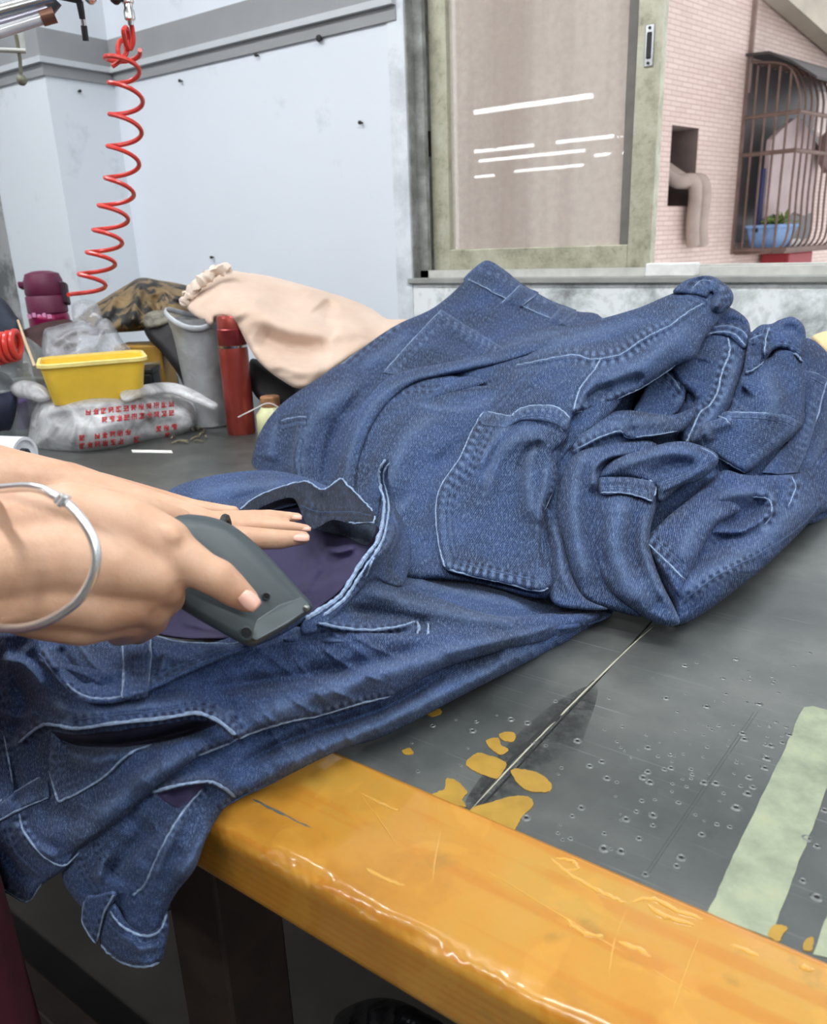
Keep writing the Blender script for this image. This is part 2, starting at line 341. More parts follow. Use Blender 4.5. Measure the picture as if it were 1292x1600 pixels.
# swept rail with slightly wavy lacquer surface
nx = 420; xs = np.concatenate([np.linspace(-2.44, -0.55, 40), np.linspace(-0.54, 0.12, nx), np.linspace(0.14, 1.2, 20)])
zt, zb = TZ + 0.0012, 0.753
rad = 0.012; prof = [(YR1, zt - 0.004), (YR1 - 0.001, zt)]
prof += [(YR1 - (YR1 - YR0 - rad) * k / 30, zt) for k in range(1, 31)]
prof += [(YR0 + rad - rad * math.sin(a), zt - rad + rad * math.cos(a)) for a in np.linspace(0.15, math.pi / 2, 9)]
prof += [(YR0, zt - rad - (zt - rad - zb - 0.004) * k / 8) for k in range(1, 9)] + [(YR0 + 0.003, zb), (YR1 - 0.01, zb), (YR1, zb + 0.004)]
prof = np.array(prof); vs = []
def wob(x, k): return 0.5 * np.sin(x * 61 + k * 1.7) + 0.35 * np.sin(x * 133 + k * 0.9) + 0.25 * np.sin(x * 23.7 - k * 2.3)
for i, x in enumerate(xs):
    for k, (y, z) in enumerate(prof):
        on_edge = math.exp(-((k - 36) / 4.0) ** 2)
        top = 1.0 if 1 < k < 32 else 0.0
        w_ = wob(x, y * 90 + k * 0.12)
        hf = 0.6 * math.sin(x * 410 + k * 0.8 + 3 * math.sin(x * 37)) + 0.5 * math.sin(x * 733 - k * 1.4 + 2 * math.sin(x * 51))
        vs.append((x, y - 0.0011 * on_edge * w_ - 0.00018 * on_edge * hf, z + 0.0012 * on_edge * wob(x + 0.3, k * 0.5) + 0.0002 * on_edge * hf * (0.4 + math.sin(x * 29) ** 2) + 0.00025 * top * w_))
K = len(prof); fs = [(i * K + k, (i + 1) * K + k, (i + 1) * K + (k + 1) % K, i * K + (k + 1) % K) for i in range(len(xs) - 1) for k in range(K)]
rail = mesh('edge_rail', vs, fs, M_rail, None, True); under(tbl, rail)
bm = bmesh.new(); bm.from_mesh(rail.data); bmesh.ops.recalc_face_normals(bm, faces=bm.faces); bm.to_mesh(rail.data); bm.free()
# lifted wrinkles of the clear film on the rail
t = NT('glossy_yellow_film'); t.set(Base_Color=lin(200, 152, 70), Roughness=0.08, Coat_Weight=1.0, Coat_Roughness=0.02); M_film = t.m
def ridge_on_top(name, px, mat, r, parent, z=TZ + 0.0012, flat=0.5):
    p = np.array([PZ(a, b, z) for a, b in crom(px, 6)])
    p += np.stack([0 * p[:, 0], np.random.randn(len(p)) * r * 0.25, 0 * p[:, 0]], 1)
    rr = [r * (0.35 + 0.65 * math.sin(math.pi * (i + 0.5) / len(p))) * (0.7 + 0.6 * random.random()) for i in range(len(p))]
    return MB().tube(p, rr, 7, flat=flat, up=(0, 0, 1)).build(name, mat, parent, True)
for pl in ([(862, 1342), (890, 1366), (930, 1390), (955, 1402), (978, 1412)], [(868, 1340), (895, 1346), (902, 1358), (880, 1360)], [(988, 1408), (1022, 1406), (1060, 1424), (1098, 1436)], [(1012, 1414), (1040, 1432), (1082, 1446)],
           [(885, 1436), (908, 1456), (942, 1464)], [(966, 1472), (992, 1482), (1016, 1494)], [(1142, 1476), (1165, 1486), (1184, 1494)], [(1248, 1510), (1262, 1514), (1272, 1516)],
           [(565, 1240), (590, 1252), (622, 1266)], [(572, 1356), (600, 1372), (632, 1384)]):
    ridge_on_top('film_wrinkle', pl, M_film, 0.0017, tbl)
for pl in ([(560, 1236), (600, 1290), (620, 1320)], [(690, 1290), (680, 1340), (676, 1375)], [(980, 1420), (960, 1470), (950, 1530)], [(1092, 1464), (1070, 1520), (1050, 1580)], [(760, 1360), (860, 1420), (960, 1480), (1080, 1550)]):
    ridge_on_top('film_edge', pl, M_film, 0.0004, tbl)
# dark scratch across the rail near the denim
ridge_on_top('rail_scratch', [(386, 1244), (420, 1262), (460, 1282), (508, 1304)], plain('scratch_dark', (84, 86, 80), 0.7), 0.0012, tbl, TZ + 0.0008, 0.5)
# flakes of yellow paint left on the metal
M_flake = plain('yellow_paint_flake', (158, 124, 46), 0.4, var=0.15, scale=60)
def blob_poly(px, jit=2.0, n=6):
    c = crom(px, n, True); return c + np.random.randn(*c.shape) * jit * 0.35
def slab(name, px, h, mat, parent, z=TZ):
    c = np.array([PZ(a, b, z) for a, b in px]); 
    return MB().prism(c, (0, 0, h)).build(name, mat, parent)
for px in ([(735, 1266), (775, 1252), (800, 1245), (825, 1246), (833, 1258), (818, 1275), (808, 1290), (800, 1302), (775, 1296), (752, 1282)],
           [(798, 1205), (825, 1204), (850, 1214), (862, 1228), (856, 1238), (832, 1238), (812, 1228)],
           [(728, 1192), (745, 1178), (760, 1180), (790, 1192), (786, 1206), (775, 1218), (752, 1210), (735, 1202)],
           [(760, 1158), (778, 1154), (782, 1164), (794, 1172), (782, 1180), (768, 1172)], [(780, 1148), (798, 1144), (806, 1152), (800, 1160), (786, 1158)],
           [(674, 1244), (694, 1234), (697, 1218), (712, 1220), (730, 1238), (722, 1250), (728, 1262), (700, 1254)],
           [(628, 1174), (640, 1170), (646, 1178), (634, 1180)], [(668, 1116), (684, 1108), (690, 1114), (676, 1120)],
           [(1200, 1462), (1210, 1446), (1230, 1450), (1222, 1462), (1216, 1472)], [(1258, 1470), (1270, 1466), (1268, 1486), (1254, 1484)]):
    slab('paint_flake', blob_poly(px, 1.4), 0.0006, M_flake, tbl)
# seam between the two sheets: sealant ridge and dark grime
ridge_on_top('sheet_seam', [(735, 1266), (800, 1196), (870, 1124), (930, 1064), (985, 1010), (1022, 978)], plain('pale_seam', (168, 166, 148), 0.5), 0.0009, tbl, TZ + 0.0002, 0.6)
ridge_on_top('seam_crack', [(752, 1240), (800, 1186), (850, 1140), (900, 1092), (928, 1064)], plain('black_crack', (30, 30, 30), 0.8), 0.0019, tbl, TZ + 0.0001, 0.35)
# masking tape strips
def tape_mat():
    t = NT('pale_green_masking_tape'); p = t.geo(); n = t.noise(p, 28, 7, 0.65); n2 = t.noise(p, 220, 3)
    t.set(Base_Color=t.ramp(n, [(0.3, lin(116, 125, 106)), (0.55, lin(146, 154, 130)), (0.75, lin(162, 164, 132))]), Roughness=0.75); t.bump(n2, 0.25, 0.001); return t.m
M_tape = tape_mat()
def torn(a, b, n, j): 
    u = np.linspace(0, 1, n)[:, None]; p = np.array(a) * (1 - u) + np.array(b) * u; p[1:-1] += np.random.randn(n - 2, 2) * j; return [tuple(q) for q in p]
slab('tape_strip', torn((1104, 1428), (1256, 1106), 26, 0.9) + [(1270, 1104), (1300, 1112)] + torn((1308, 1190), (1203, 1466), 22, 0.9), 0.0005, M_tape, tbl)
slab('tape_strip', torn((1270, 1492), (1330, 1330), 14, 1.5) + [(1420, 1340), (1400, 1520)], 0.0005, M_tape, tbl)
# scored line pair and punch marks
for o in (0, 6): ridge_on_top('score_line', [(1003 + o, 1372), (1060 + o, 1286), (1118 + o, 1200), (1178 + o, 1112)], plain('score_grey', (66, 70, 70), 0.5), 0.00035, tbl, TZ + 0.0001, 0.5)
M_pit = plain('pit_dark', (22, 22, 22), 0.7); M_rim = plain('pit_rim', (112, 116, 114), 0.4, 0.6)
pit_me = MB().lathe((0, 0, 0), [(0.0, 0.0002), (0.0012, 0.0002), (0.0016, 0.0006), (0.0022, 0.0007), (0.0028, 0.0003), (0.0031, 0)], 10).build('punch_mark', M_rim, tbl, True)
pit_me.data.materials.append(M_pit)
for f in pit_me.data.polygons:
    if max((pit_me.data.vertices[i].co.xy.length for i in f.vertices)) < 0.0014: f.material_index = 1
spots = [(1041, 1091), (1104, 1104), (1134, 1084), (1186, 1100), (1160, 1146), (1163, 1155), (1196, 1164), (1204, 1165), (1198, 1185), (1195, 1200), (1170, 1215), (1157, 1228), (1233, 1148), (1222, 1160), (1100, 1223), (1118, 1224), (1012, 1206),
         (994, 1268), (1020, 1274), (978, 1280), (944, 1302), (943, 1326), (970, 1330), (1140, 1292), (1150, 1262), (1120, 1288), (1057, 1353), (1064, 1340), (921, 1197), (940, 1190), (1012, 1168), (1048, 1200), (1038, 1202), (1080, 1202),
         (877, 1200), (798, 1124), (824, 1130), (832, 1160), (738, 1142), (676, 1134), (744, 1128), (868, 1096), (902, 1158), (970, 1168), (908, 1262), (894, 1275), (822, 1278), (1008, 1366), (998, 1310), (1276, 1322), (1288, 1266), (1260, 1310), (1254, 1376),
         (1276, 1402), (1112, 1140), (1130, 1060), (1210, 1064), (1240, 1040), (1150, 1030), (1070, 1040), (1265, 1020), (1212, 1128), (1176, 1230), (1168, 1240), (1005, 1215), (1015, 1222), (948, 1216), (1060, 1254), (1096, 1304)]
rs = random.Random(3)
for _ in range(110):
    u = rs.random()
    spots.append((rs.gauss(1020 + 200 * u, 70), rs.gauss(1230 - 140 * u, 55)) if rs.random() < 0.75 else (rs.uniform(620, 1000), rs.uniform(1080, 1330)))
first = True
for i, (a, b) in enumerate(spots):
    q = PZ(a, b)
    if q[1] < YR1 + 0.006: continue
    if first: o = pit_me; first = False
    else: o = pit_me.copy(); COL.objects.link(o)
    s = (0.55 + 0.75 * rs.random()) if i < 70 else (0.3 + 0.4 * rs.random())
    o.matrix_parent_inverse = Matrix.Translation(tbl.location).inverted(); o.location = (q[0], q[1], TZ); o.scale = (s, s, s)
# legs and the dark things below
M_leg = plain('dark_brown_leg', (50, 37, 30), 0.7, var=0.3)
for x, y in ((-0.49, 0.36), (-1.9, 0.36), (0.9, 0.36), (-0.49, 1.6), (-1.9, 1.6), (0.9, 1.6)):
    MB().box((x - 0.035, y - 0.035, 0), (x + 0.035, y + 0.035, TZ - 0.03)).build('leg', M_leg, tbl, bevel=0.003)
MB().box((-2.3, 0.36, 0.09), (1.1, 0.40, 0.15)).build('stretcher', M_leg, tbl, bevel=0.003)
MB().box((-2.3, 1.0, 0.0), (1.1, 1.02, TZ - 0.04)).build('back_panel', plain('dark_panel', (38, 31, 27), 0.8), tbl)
# ------------------------------------------------------------------ cloth pieces
def denim(name, hue=(64, 90, 138), light=(112, 132, 164), dark=(16, 23, 45), rot=0.7, wash=0.8, ts=1.0):
    t = NT(name)
    uv = t.n('ShaderNodeUVMap'); uv.uv_map = 'UVMap'
    def mapped(scale, r):
        mp = t.n('ShaderNodeMapping'); t.l(uv.outputs[0], mp.inputs[0]); mp.inputs['Scale'].default_value = tuple(q * ts for q in scale); mp.inputs['Rotation'].default_value = (0, 0, r); return mp.outputs[0]
    tw = t.n('ShaderNodeTexWave', wave_type='BANDS', bands_direction='X', i_Scale=1.0, i_Distortion=1.6, i_Detail=2.0, i_Detail_Scale=2.0)
    t.l(mapped((150, 150, 1), rot), tw.inputs['Vector'])
    th = t.noise(mapped((620, 190, 1), rot + 0.78), 1.0, 2, 0.6)             # slub threads
    gr = t.noise(mapped((480, 480, 1), 0), 1.0, 3, 0.75)
    big = t.noise(t.geo(), 11, 6, 0.62); mid = t.noise(t.geo(), 70, 4, 0.6)
    base = t.mix(t.ramp(big, [(0.34, BW(0)), (0.66, BW(1))]), lin(*[int(c * 0.66) for c in hue]), lin(*[min(255, int(c * 1.26)) for c in hue]))
    c = t.mix(t.math('MULTIPLY', t.ramp(tw.outputs['Fac'], [(0.45, BW(0)), (0.95, BW(1))]), 0.30), base, lin(*light))
    c = t.mix(t.ramp(th, [(0.48, BW(0)), (0.70, BW(0.62))]), c, lin(*light))
    c = t.mix(t.ramp(gr, [(0.3, BW(0.85)), (0.52, BW(0))]), c, lin(*dark))
    at = t.n('ShaderNodeAttribute', attribute_name='wear')
    md_ = t.ramp(mid, [(0.3, BW(0.35)), (0.6, BW(1))])
    c = t.mix(t.math('MULTIPLY', t.math('MAXIMUM', at.outputs['Fac'], 0.0), t.math('MULTIPLY', md_, wash)), c, lin(*light))
    c = t.mix(t.math('MULTIPLY', t.math('MAXIMUM', t.math('MULTIPLY', at.outputs['Fac'], -1.0), 0.0), 0.85), c, lin(*dark))
    t.set(Base_Color=c, Roughness=0.9, Specular_IOR_Level=0.15, Sheen_Weight=0.04, Sheen_Roughness=0.6)
    h = t.math('ADD', t.math('MULTIPLY', tw.outputs['Fac'], 0.5), gr); t.bump(h, 0.35, 0.0006); return t.m
M_den = [denim('blue_denim_a', (30, 45, 78), rot=0.9), denim('blue_denim_b', (38, 56, 91), rot=0.6), denim('blue_denim_c', (37, 54, 90), rot=0.4),
         denim('blue_denim_d', (38, 56, 93), rot=1.3), denim('blue_denim_e', (36, 53, 91), rot=0.2)]
M_denf = [denim('front_denim_a', (36, 53, 90), rot=0.5, ts=1.7), denim('front_denim_b', (38, 56, 93), rot=1.0, ts=1.7)]
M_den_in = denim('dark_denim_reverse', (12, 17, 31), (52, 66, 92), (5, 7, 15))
M_den_grey = denim('grey_denim_reverse', (62, 74, 92), (96, 108, 126), (38, 46, 62), rot=0.5)
M_seam = plain('faded_seam_edge', (134, 154, 182), 0.9, var=0.4, scale=220)
M_seam2 = plain('worn_seam_line', (58, 76, 110), 0.9, var=0.4, scale=220)
M_stitch = plain('navy_stitching', (36, 50, 90), 0.9, var=0.3, scale=300)
M_lining = plain('purple_navy_lining', (44, 38, 74), 0.75, var=0.14, scale=24)

def seg_dist(X, Y, pl):
    """distance to a polyline, signed side (left of travel in image = positive), parameter 0..1"""
    pl = np.asarray(pl, float); best = np.full(X.shape, 1e9); side = np.zeros(X.shape); par = np.zeros(X.shape)
    L = np.r_[0, np.cumsum(np.hypot(*np.diff(pl, axis=0).T))]; tot = max(L[-1], 1e-6)
    for i in range(len(pl) - 1):
        ax, ay = pl[i]; bx, by = pl[i + 1]; ex, ey = bx - ax, by - ay; l2 = ex * ex + ey * ey + 1e-9
        u = np.clip(((X - ax) * ex + (Y - ay) * ey) / l2, 0, 1); ddx = X - ax - u * ex; ddy = Y - ay - u * ey; d = np.hypot(ddx, ddy)
        k = d < best; best = np.where(k, d, best); side = np.where(k, np.sign(ex * ddy - ey * ddx), side)
        par = np.where(k, (L[i] + u * math.sqrt(l2)) / tot, par)
    return best, -side, par
def inside(X, Y, poly):
    r = np.zeros(X.shape, bool); n = len(poly)
    for i in range(n):
        x0, y0 = poly[i]; x1, y1 = poly[(i + 1) % n]
        if y0 == y1: continue
        c = ((y0 > Y) != (y1 > Y)) & (X < (x1 - x0) * (Y - y0) / (y1 - y0) + x0); r ^= c
    return r
class Field:
    """thin-plate surface of inverse axis depth through scattered points"""
    def __init__(s, pts, smooth=0.0):
        P, v = [], []
        for q in pts:
            px, py = q[0], q[1]
            if q[2] == 'z': d = dz(px, py, TZ + q[3])
            elif q[2] == 'y': d = dy(px, py, q[3])
            elif q[2] == 't': d = q[3] / np.linalg.norm(ray(px, py))
            else: d = q[3]
            P.append((px, py)); v.append(1 / float(d))
        s.P = np.array(P, float) / 300; n = len(P); s.v = np.array(v)
        K = s.k(s.P, s.P) + np.eye(n) * smooth; A = np.zeros((n + 3, n + 3)); A[:n, :n] = K; A[:n, n] = 1; A[:n, n + 1:] = s.P; A[n:, :n] = A[:n, n:].T
        s.w = np.linalg.solve(A, np.r_[s.v, 0, 0, 0]); s.n = n
    @staticmethod
    def k(a, b):
        r2 = ((a[:, None, :] - b[None, :, :]) ** 2).sum(-1); return 0.5 * r2 * np.log(r2 + 1e-12)
    def __call__(s, X, Y):
        q = np.stack([np.ravel(X), np.ravel(Y)], 1) / 300
        r = s.k(q, s.P) @ s.w[:s.n] + s.w[s.n] + q @ s.w[s.n + 1:]
        return (1 / np.clip(r, 0.15, 6)).reshape(np.shape(X))
_wr = np.random.RandomState(11)
WAVES = [(_wr.uniform(0, 2 * math.pi), _wr.uniform(18, 70), _wr.uniform(0, 6.28), _wr.uniform(0, 6.28)) for _ in range(26)]
def wrinkle(X, Y, seed):
    r = np.zeros(np.shape(X)); 
    for i, (a, l, ph, ph2) in enumerate(WAVES):
        a2 = a + seed * 1.3; u = X * math.cos(a2) + Y * math.sin(a2); v = -X * math.sin(a2) + Y * math.cos(a2)
        r += np.sin(2 * math.pi * u / l + ph + seed * i + 1.2 * np.sin(v / l * 1.7 + ph2)) * (l / 70)
    r = r / 8; m_ = 0.5 + 0.5 * np.sin(X / 83 + seed * 2.3 + 1.5 * np.sin(Y / 71 + seed)); c_ = np.zeros(np.shape(X))
    for k in range(5):
        a = seed * 0.9 + k * 1.13; l = 46 + 17 * k; u = X * math.cos(a) + Y * math.sin(a); v = -X * math.sin(a) + Y * math.cos(a)
        f_ = np.sin(math.pi * u / l + 1.6 * np.sin(v / (l * 1.3) + k + seed) + k * 2.1); c_ += (1 - np.abs(f_)) ** 3 * (0.5 + 0.5 * np.sin(v / (l * 0.9) + seed * k))
    return r * 0.8 + m_ * c_ * 1.1
class Piece: pass
GAIN = 2.5; WGAIN = 2.5
def cloth(name, poly, field, mat, parent, lift=0.0, roll=(14, 0.012), strokes=(), wr=0.0012, seams=(), step=2.4, seed=0, corner=False, grow=0.0, pucker=0.0, sub=6, free=None, wear_edge=0.0, back=0.0):
    """one shell of cloth: outline in frame pixels, depth from field, edges rolled away, folds as strokes"""
    pl = np.array(poly, float) if corner else crom(poly, sub, True)
    x0, y0 = pl.min(0) - step * 2; x1, y1 = pl.max(0) + step * 2
    gx = np.arange(x0, x1, step); gy = np.arange(y0, y1, step); X, Y = np.meshgrid(gx, gy)
    ins = inside(X, Y, pl); ring = np.vstack([pl, pl[:1]])
    # nearest boundary point for snapping
    best = np.full(X.shape, 1e9); NX = X.copy(); NY = Y.copy()
    for i in range(len(ring) - 1):
        ax, ay = ring[i]; bx, by = ring[i + 1]; ex, ey = bx - ax, by - ay; l2 = ex * ex + ey * ey + 1e-9
        u = np.clip(((X - ax) * ex + (Y - ay) * ey) / l2, 0, 1); qx = ax + u * ex; qy = ay + u * ey; d = np.hypot(X - qx, Y - qy)
        k = d < best; best = np.where(k, d, best); NX = np.where(k, qx, NX); NY = np.where(k, qy, NY)
    c = ins[:-1, :-1] | ins[1:, :-1] | ins[:-1, 1:] | ins[1:, 1:]
    used = np.zeros(X.shape, bool)
    used[:-1, :-1] |= c; used[1:, :-1] |= c; used[:-1, 1:] |= c; used[1:, 1:] |= c
    out = used & ~ins
    X = np.where(out, NX, X); Y = np.where(out, NY, Y); e = np.where(out, 0.0, best)
    idx = -np.ones(X.shape, int); idx[used] = np.arange(used.sum()); ux, uy, ue = X[used], Y[used], e[used]
    d = field(ux, uy); disp = np.full(ux.shape, lift, float)
    r, dep = roll
    if dep:
        q = np.clip(1 - ue / r, 0, 1); fall = 1 - np.sqrt(np.clip(1 - q * q, 0, 1))
        if free is not None:      # outline stretches that stay proud (lie open, not rolled)
            for fp in free:
                fd, _, _ = seg_dist(ux, uy, fp); fall *= np.clip((fd - r * 0.6) / (r * 0.8), 0, 1)
        disp -= dep * fall
    wear = np.zeros(ux.shape)
    for st in strokes:
        kind, pts, wd_, amp = st[:4]; amp = amp * GAIN if kind != 'w' else amp; pc = crom(pts, 5); dd, sd, pa = seg_dist(ux, uy, pc)
        endw = np.clip(np.minimum(pa, 1 - pa) * 6 + 0.12, 0, 1) if (len(st) < 5 or st[4] != 'full') else 1.0
        if kind == 'r':
            disp += amp * np.exp(-(dd / wd_) ** 2) * endw
            if amp > 0: wear = np.maximum(wear, 0.32 * endw * np.exp(-(dd / (wd_ * 0.6)) ** 2))
        elif kind == 's':
            disp += amp * endw * np.where(sd > 0, np.exp(-(dd / wd_) ** 1.5), np.exp(-(dd / 3.2) ** 2))
        elif kind == 'w': wear = np.maximum(wear, amp * np.exp(-(dd / wd_) ** 2))
    if wr: disp += wr * WGAIN * wrinkle(ux, uy, seed)
    pk = np.zeros(ux.shape)
    for sm in seams:
        pc = crom(sm[0], 6); dd, sd, pa = seg_dist(ux, uy, pc)
        wdt = sm[2] if len(sm) > 2 else 12.0
        g = np.exp(-(dd / wdt) ** 2); st_ = sm[3] if len(sm) > 3 else 0.9; L = np.hypot(*np.diff(pc, axis=0).T).sum()
        lad = np.sin(2 * math.pi * (pa * L / 12.5 + 0.35 * np.sin(pa * L / 31.0 + seed))) * np.clip(0.55 + 0.7 * np.sin(pa * L / 47.0 + seed * 2.1), 0, 1)
        band_ = np.exp(-((dd - wdt * 0.62) / (wdt * 0.38)) ** 2)
        wear = wear + st_ * (1.0 * band_ * lad + 0.36 * g) - 0.75 * st_ * np.exp(-((dd - 4.0) / 1.7) ** 2)
        pk += g * np.sin(pa * L / 2.6 + 2.0 * np.sin(pa * L / 17)) * (0.00045 + pucker)
    disp += pk
    if wear_edge: wear = np.maximum(wear, 0.5 * wear_edge * np.exp(-(ue / 4.0) ** 2))
    wear = np.clip(wear, -1, 1)
    nr = np.linalg.norm(ray(ux, uy), axis=-1); d2 = d - disp / nr * 1.0
    P = PD(ux, uy, d2)
    cells = np.argwhere(c); fs = []
    A = idx[:-1, :-1]; B = idx[:-1, 1:]; Cc = idx[1:, 1:]; Dd = idx[1:, :-1]
    fs = np.stack([A[c], Dd[c], Cc[c], B[c]], 1)
    nf = len(fs)
    if back:
        q = np.clip(1 - ue / r, 0, 1); fall = 1 - np.sqrt(np.clip(1 - q * q, 0, 1)); k0 = len(P)
        Pb = PD(ux, uy, d - lift / nr + (dep + dep * (1 - fall) * back) / nr + 0.0005); Pb[ue < 0.01] = P[ue < 0.01]
        P = np.vstack([P, Pb]); fs = np.vstack([fs, fs[:, ::-1] + k0]); wear = np.r_[wear, wear]; ux = np.r_[ux, ux]; uy = np.r_[uy, uy]
    me = bpy.data.meshes.new(name); me.from_pydata(P.tolist(), [], fs.tolist()); 
    uvl = me.uv_layers.new(name='UVMap'); li = np.empty(len(me.loops), int); me.loops.foreach_get('vertex_index', li)
    md = float(np.median(d2)); UV = np.stack([ux * md / F, -uy * md / F], 1); uvl.data.foreach_set('uv', UV[li].ravel())
    at = me.attributes.new('wear', 'FLOAT', 'POINT'); at.data.foreach_set('value', wear.astype(np.float32))
    me.validate(); me.update()
    o = link(name, me, mat, None, True); 
    if parent is not None: under(parent, o)
    p = Piece(); p.o = o; p.bvh = BVHTree.FromPolygons([Vector(v) for v in P], fs.tolist()); p.field = field; p.parent = parent; p.mat = mat
    for sm in seams: seam(p, sm[0], sm[1] if len(sm) > 1 and sm[1] else 0.0009)
    return p
def on(p, px, py, off=0.0005):
    r = ray(px, py); n = np.linalg.norm(r); h = p.bvh.ray_cast(Vector(CP), Vector(r / n), 6.0)
    if h[0] is None: return None
    return np.array(h[0]) - (r / n) * off
def pfield(p):
    def f(X, Y):
        xs_, ys_ = np.ravel(X), np.ravel(Y); out = np.full(xs_.shape, np.nan)
        for i, (a, b) in enumerate(zip(xs_, ys_)):
            r = ray(a, b); h = p.bvh.ray_cast(Vector(CP), Vector(r / np.linalg.norm(r)), 6.0)
            if h[0] is not None: out[i] = h[3] / np.linalg.norm(r)
        bad = np.isnan(out)
        if bad.any():
            g = np.argwhere(~bad)[:, 0]
            for i in np.argwhere(bad)[:, 0]:
                k = g[np.argmin((xs_[g] - xs_[i]) ** 2 + (ys_[g] - ys_[i]) ** 2)]; out[i] = out[k]
        return out.reshape(np.shape(X))
    return f
def seam(p, px, r=0.0009, mat=None, name='seam', parent=None, off=0.0003, n=7, jit=0.35):
    pts = []
    for a, b in crom(px, n):
        a += random.gauss(0, jit); b += random.gauss(0, jit)
        q = on(p, a, b, off)
        if q is not None and (not pts or np.linalg.norm(q - pts[-1]) < 0.06): pts.append(q)
    if len(pts) < 3: return None
    rr = [r * 0.86 * random.uniform(0.7, 1.25) for _ in pts]; rr[0] *= 0.3; rr[-1] *= 0.3
    o = MB().tube(pts, rr, 6).build(name, mat or (M_seam if r > 0.00075 else M_seam2), None, True); o.parent = p.o; return o
def patch(name, p, poly, lift=0.0022, mat=None, seams=(), roll=(5, 0.0016), corner=False, strokes=(), step=2.4, parent=None, wr=0.0004, seed=3, wear_edge=0.8, pucker=0.0, sub=6):
    return cloth(name, poly, pfield(p), mat or p.mat, parent or p.parent, lift=lift, roll=roll, strokes=strokes, wr=wr, seams=seams, step=step, seed=seed, corner=corner, wear_edge=wear_edge, pucker=pucker, sub=sub)
# ------------------------------------------------------------------ the pile of jeans
PF = Field([  # px, py, kind, value   (t = distance from the camera)
 (400, 735, 'z', .0), (395, 700, 't', 1.375), (640, 890, 'z', 0.015), (700, 892, 'z', .02), (860, 930, 'z', .015), (1052, 976, 'z', 0.0), (1180, 896, 'z', .012), (1290, 800, 'z', .01),
 (470, 640, 't', 1.36), (500, 740, 't', 1.24), (529, 572, 't', 1.46), (610, 513, 't', 1.53), (703, 461, 't', 1.57), (763, 409, 't', 1.60), (860, 470, 't', 1.50), (935, 495, 't', 1.42),
 (640, 800, 't', 1.00), (600, 680, 't', 1.17), (650, 600, 't', 1.30), (800, 560, 't', 1.25), (700, 700, 't', 1.08), (720, 800, 't', 0.97), (780, 880, 't', 0.90), (830, 700, 't', 1.02), (900, 570, 't', 1.14),
 (1000, 500, 't', 1.25), (1100, 440, 't', 1.36), (900, 800, 't', 0.91), (960, 720, 't', 0.97), (960, 900, 't', 0.85), (1040, 880, 't', 0.84), (1100, 800, 't', 0.95), (1060, 640, 't', 1.09),
 (1150, 600, 't', 1.14), (1150, 500, 't', 1.30), (1200, 680, 't', 1.09), (1240, 510, 't', 1.30), (1200, 800, 't', 1.02), (1290, 600, 't', 1.30), (1340, 640, 't', 1.42), (1340, 800, 't', 1.25)], 0.002)
A, B, C, D, E = M_den
# ---- jeans at the left back, seat up
JA = thing('jeans', 'dark blue jeans at far left of the pile with back pocket and waistband toward wall', 'jeans', tuple(PZ(520, 800)), 'jeans heaped on the table')
a1 = cloth('seat', [(729, 435), (745, 418), (763, 409), (790, 425), (815, 444), (860, 470), (900, 486), (940, 496), (960, 560), (830, 610), (600, 660), (500, 640), (500, 600), (529, 572), (610, 513), (670, 485), (703, 461)], PF, A, JA, roll=(26, 0.06), sub=5,
           strokes=[('r', [(560, 570), (640, 545), (700, 540)], 14, 0.004), ('r', [(720, 600), (770, 560), (830, 530), (900, 515)], 16, 0.006), ('r', [(700, 520), (760, 570)], 18, -0.006), ('r', [(640, 520), (560, 580)], 12, 0.004)],
           seams=[([(600, 516), (560, 548), (528, 576)], 0.0009, 8), ([(618, 510), (592, 530), (545, 572)], 0.0006, 6)], wr=0.0022, seed=1)
wa = patch('waistband', a1, [(724, 436), (744, 416), (763, 407), (790, 423), (815, 443), (860, 469), (902, 487), (884, 508), (860, 500), (829, 486), (785, 466), (752, 448), (735, 441)], 0.009, A, roll=(6, 0.008), sub=4, wr=0.0012,
           seams=[([(731, 436), (752, 446), (785, 464), (829, 484), (872, 502)], 0.0009, 6), ([(748, 420), (780, 432), (812, 450), (850, 470)], 0.0006, 5)])
for q in ([(811, 444), (843, 457), (816, 478), (794, 491), (779, 477), (795, 462)], [(876, 478), (901, 484), (882, 503), (861, 519), (847, 512), (860, 497)]):
    lp = patch('belt_loop', wa, q, 0.010, A, roll=(4, 0.007), corner=True, wear_edge=1.0)
    if q[0][0] == 811: seam(lp, [(841, 458), (815, 478), (794, 490)], 0.0008, parent=JA); seam(lp, [(812, 446), (796, 461), (781, 476)], 0.0008, parent=JA)
bp = patch('back_pocket', a1, [(689, 483), (735, 512), (783, 541), (800, 556), (760, 580), (700, 590), (640, 590), (598, 582), (645, 530)], 0.006, A, corner=True, wr=0.0015, strokes=[('r', [(720, 530), (700, 570)], 14, -0.004)],
           seams=[([(689, 483), (735, 512), (783, 541)], 0.0010, 9), ([(684, 496), (730, 524), (775, 552)], 0.0007, 6), ([(688, 485), (645, 530), (600, 580)], 0.0009, 6), ([(697, 496), (655, 540), (615, 580)], 0.0005, 4)])
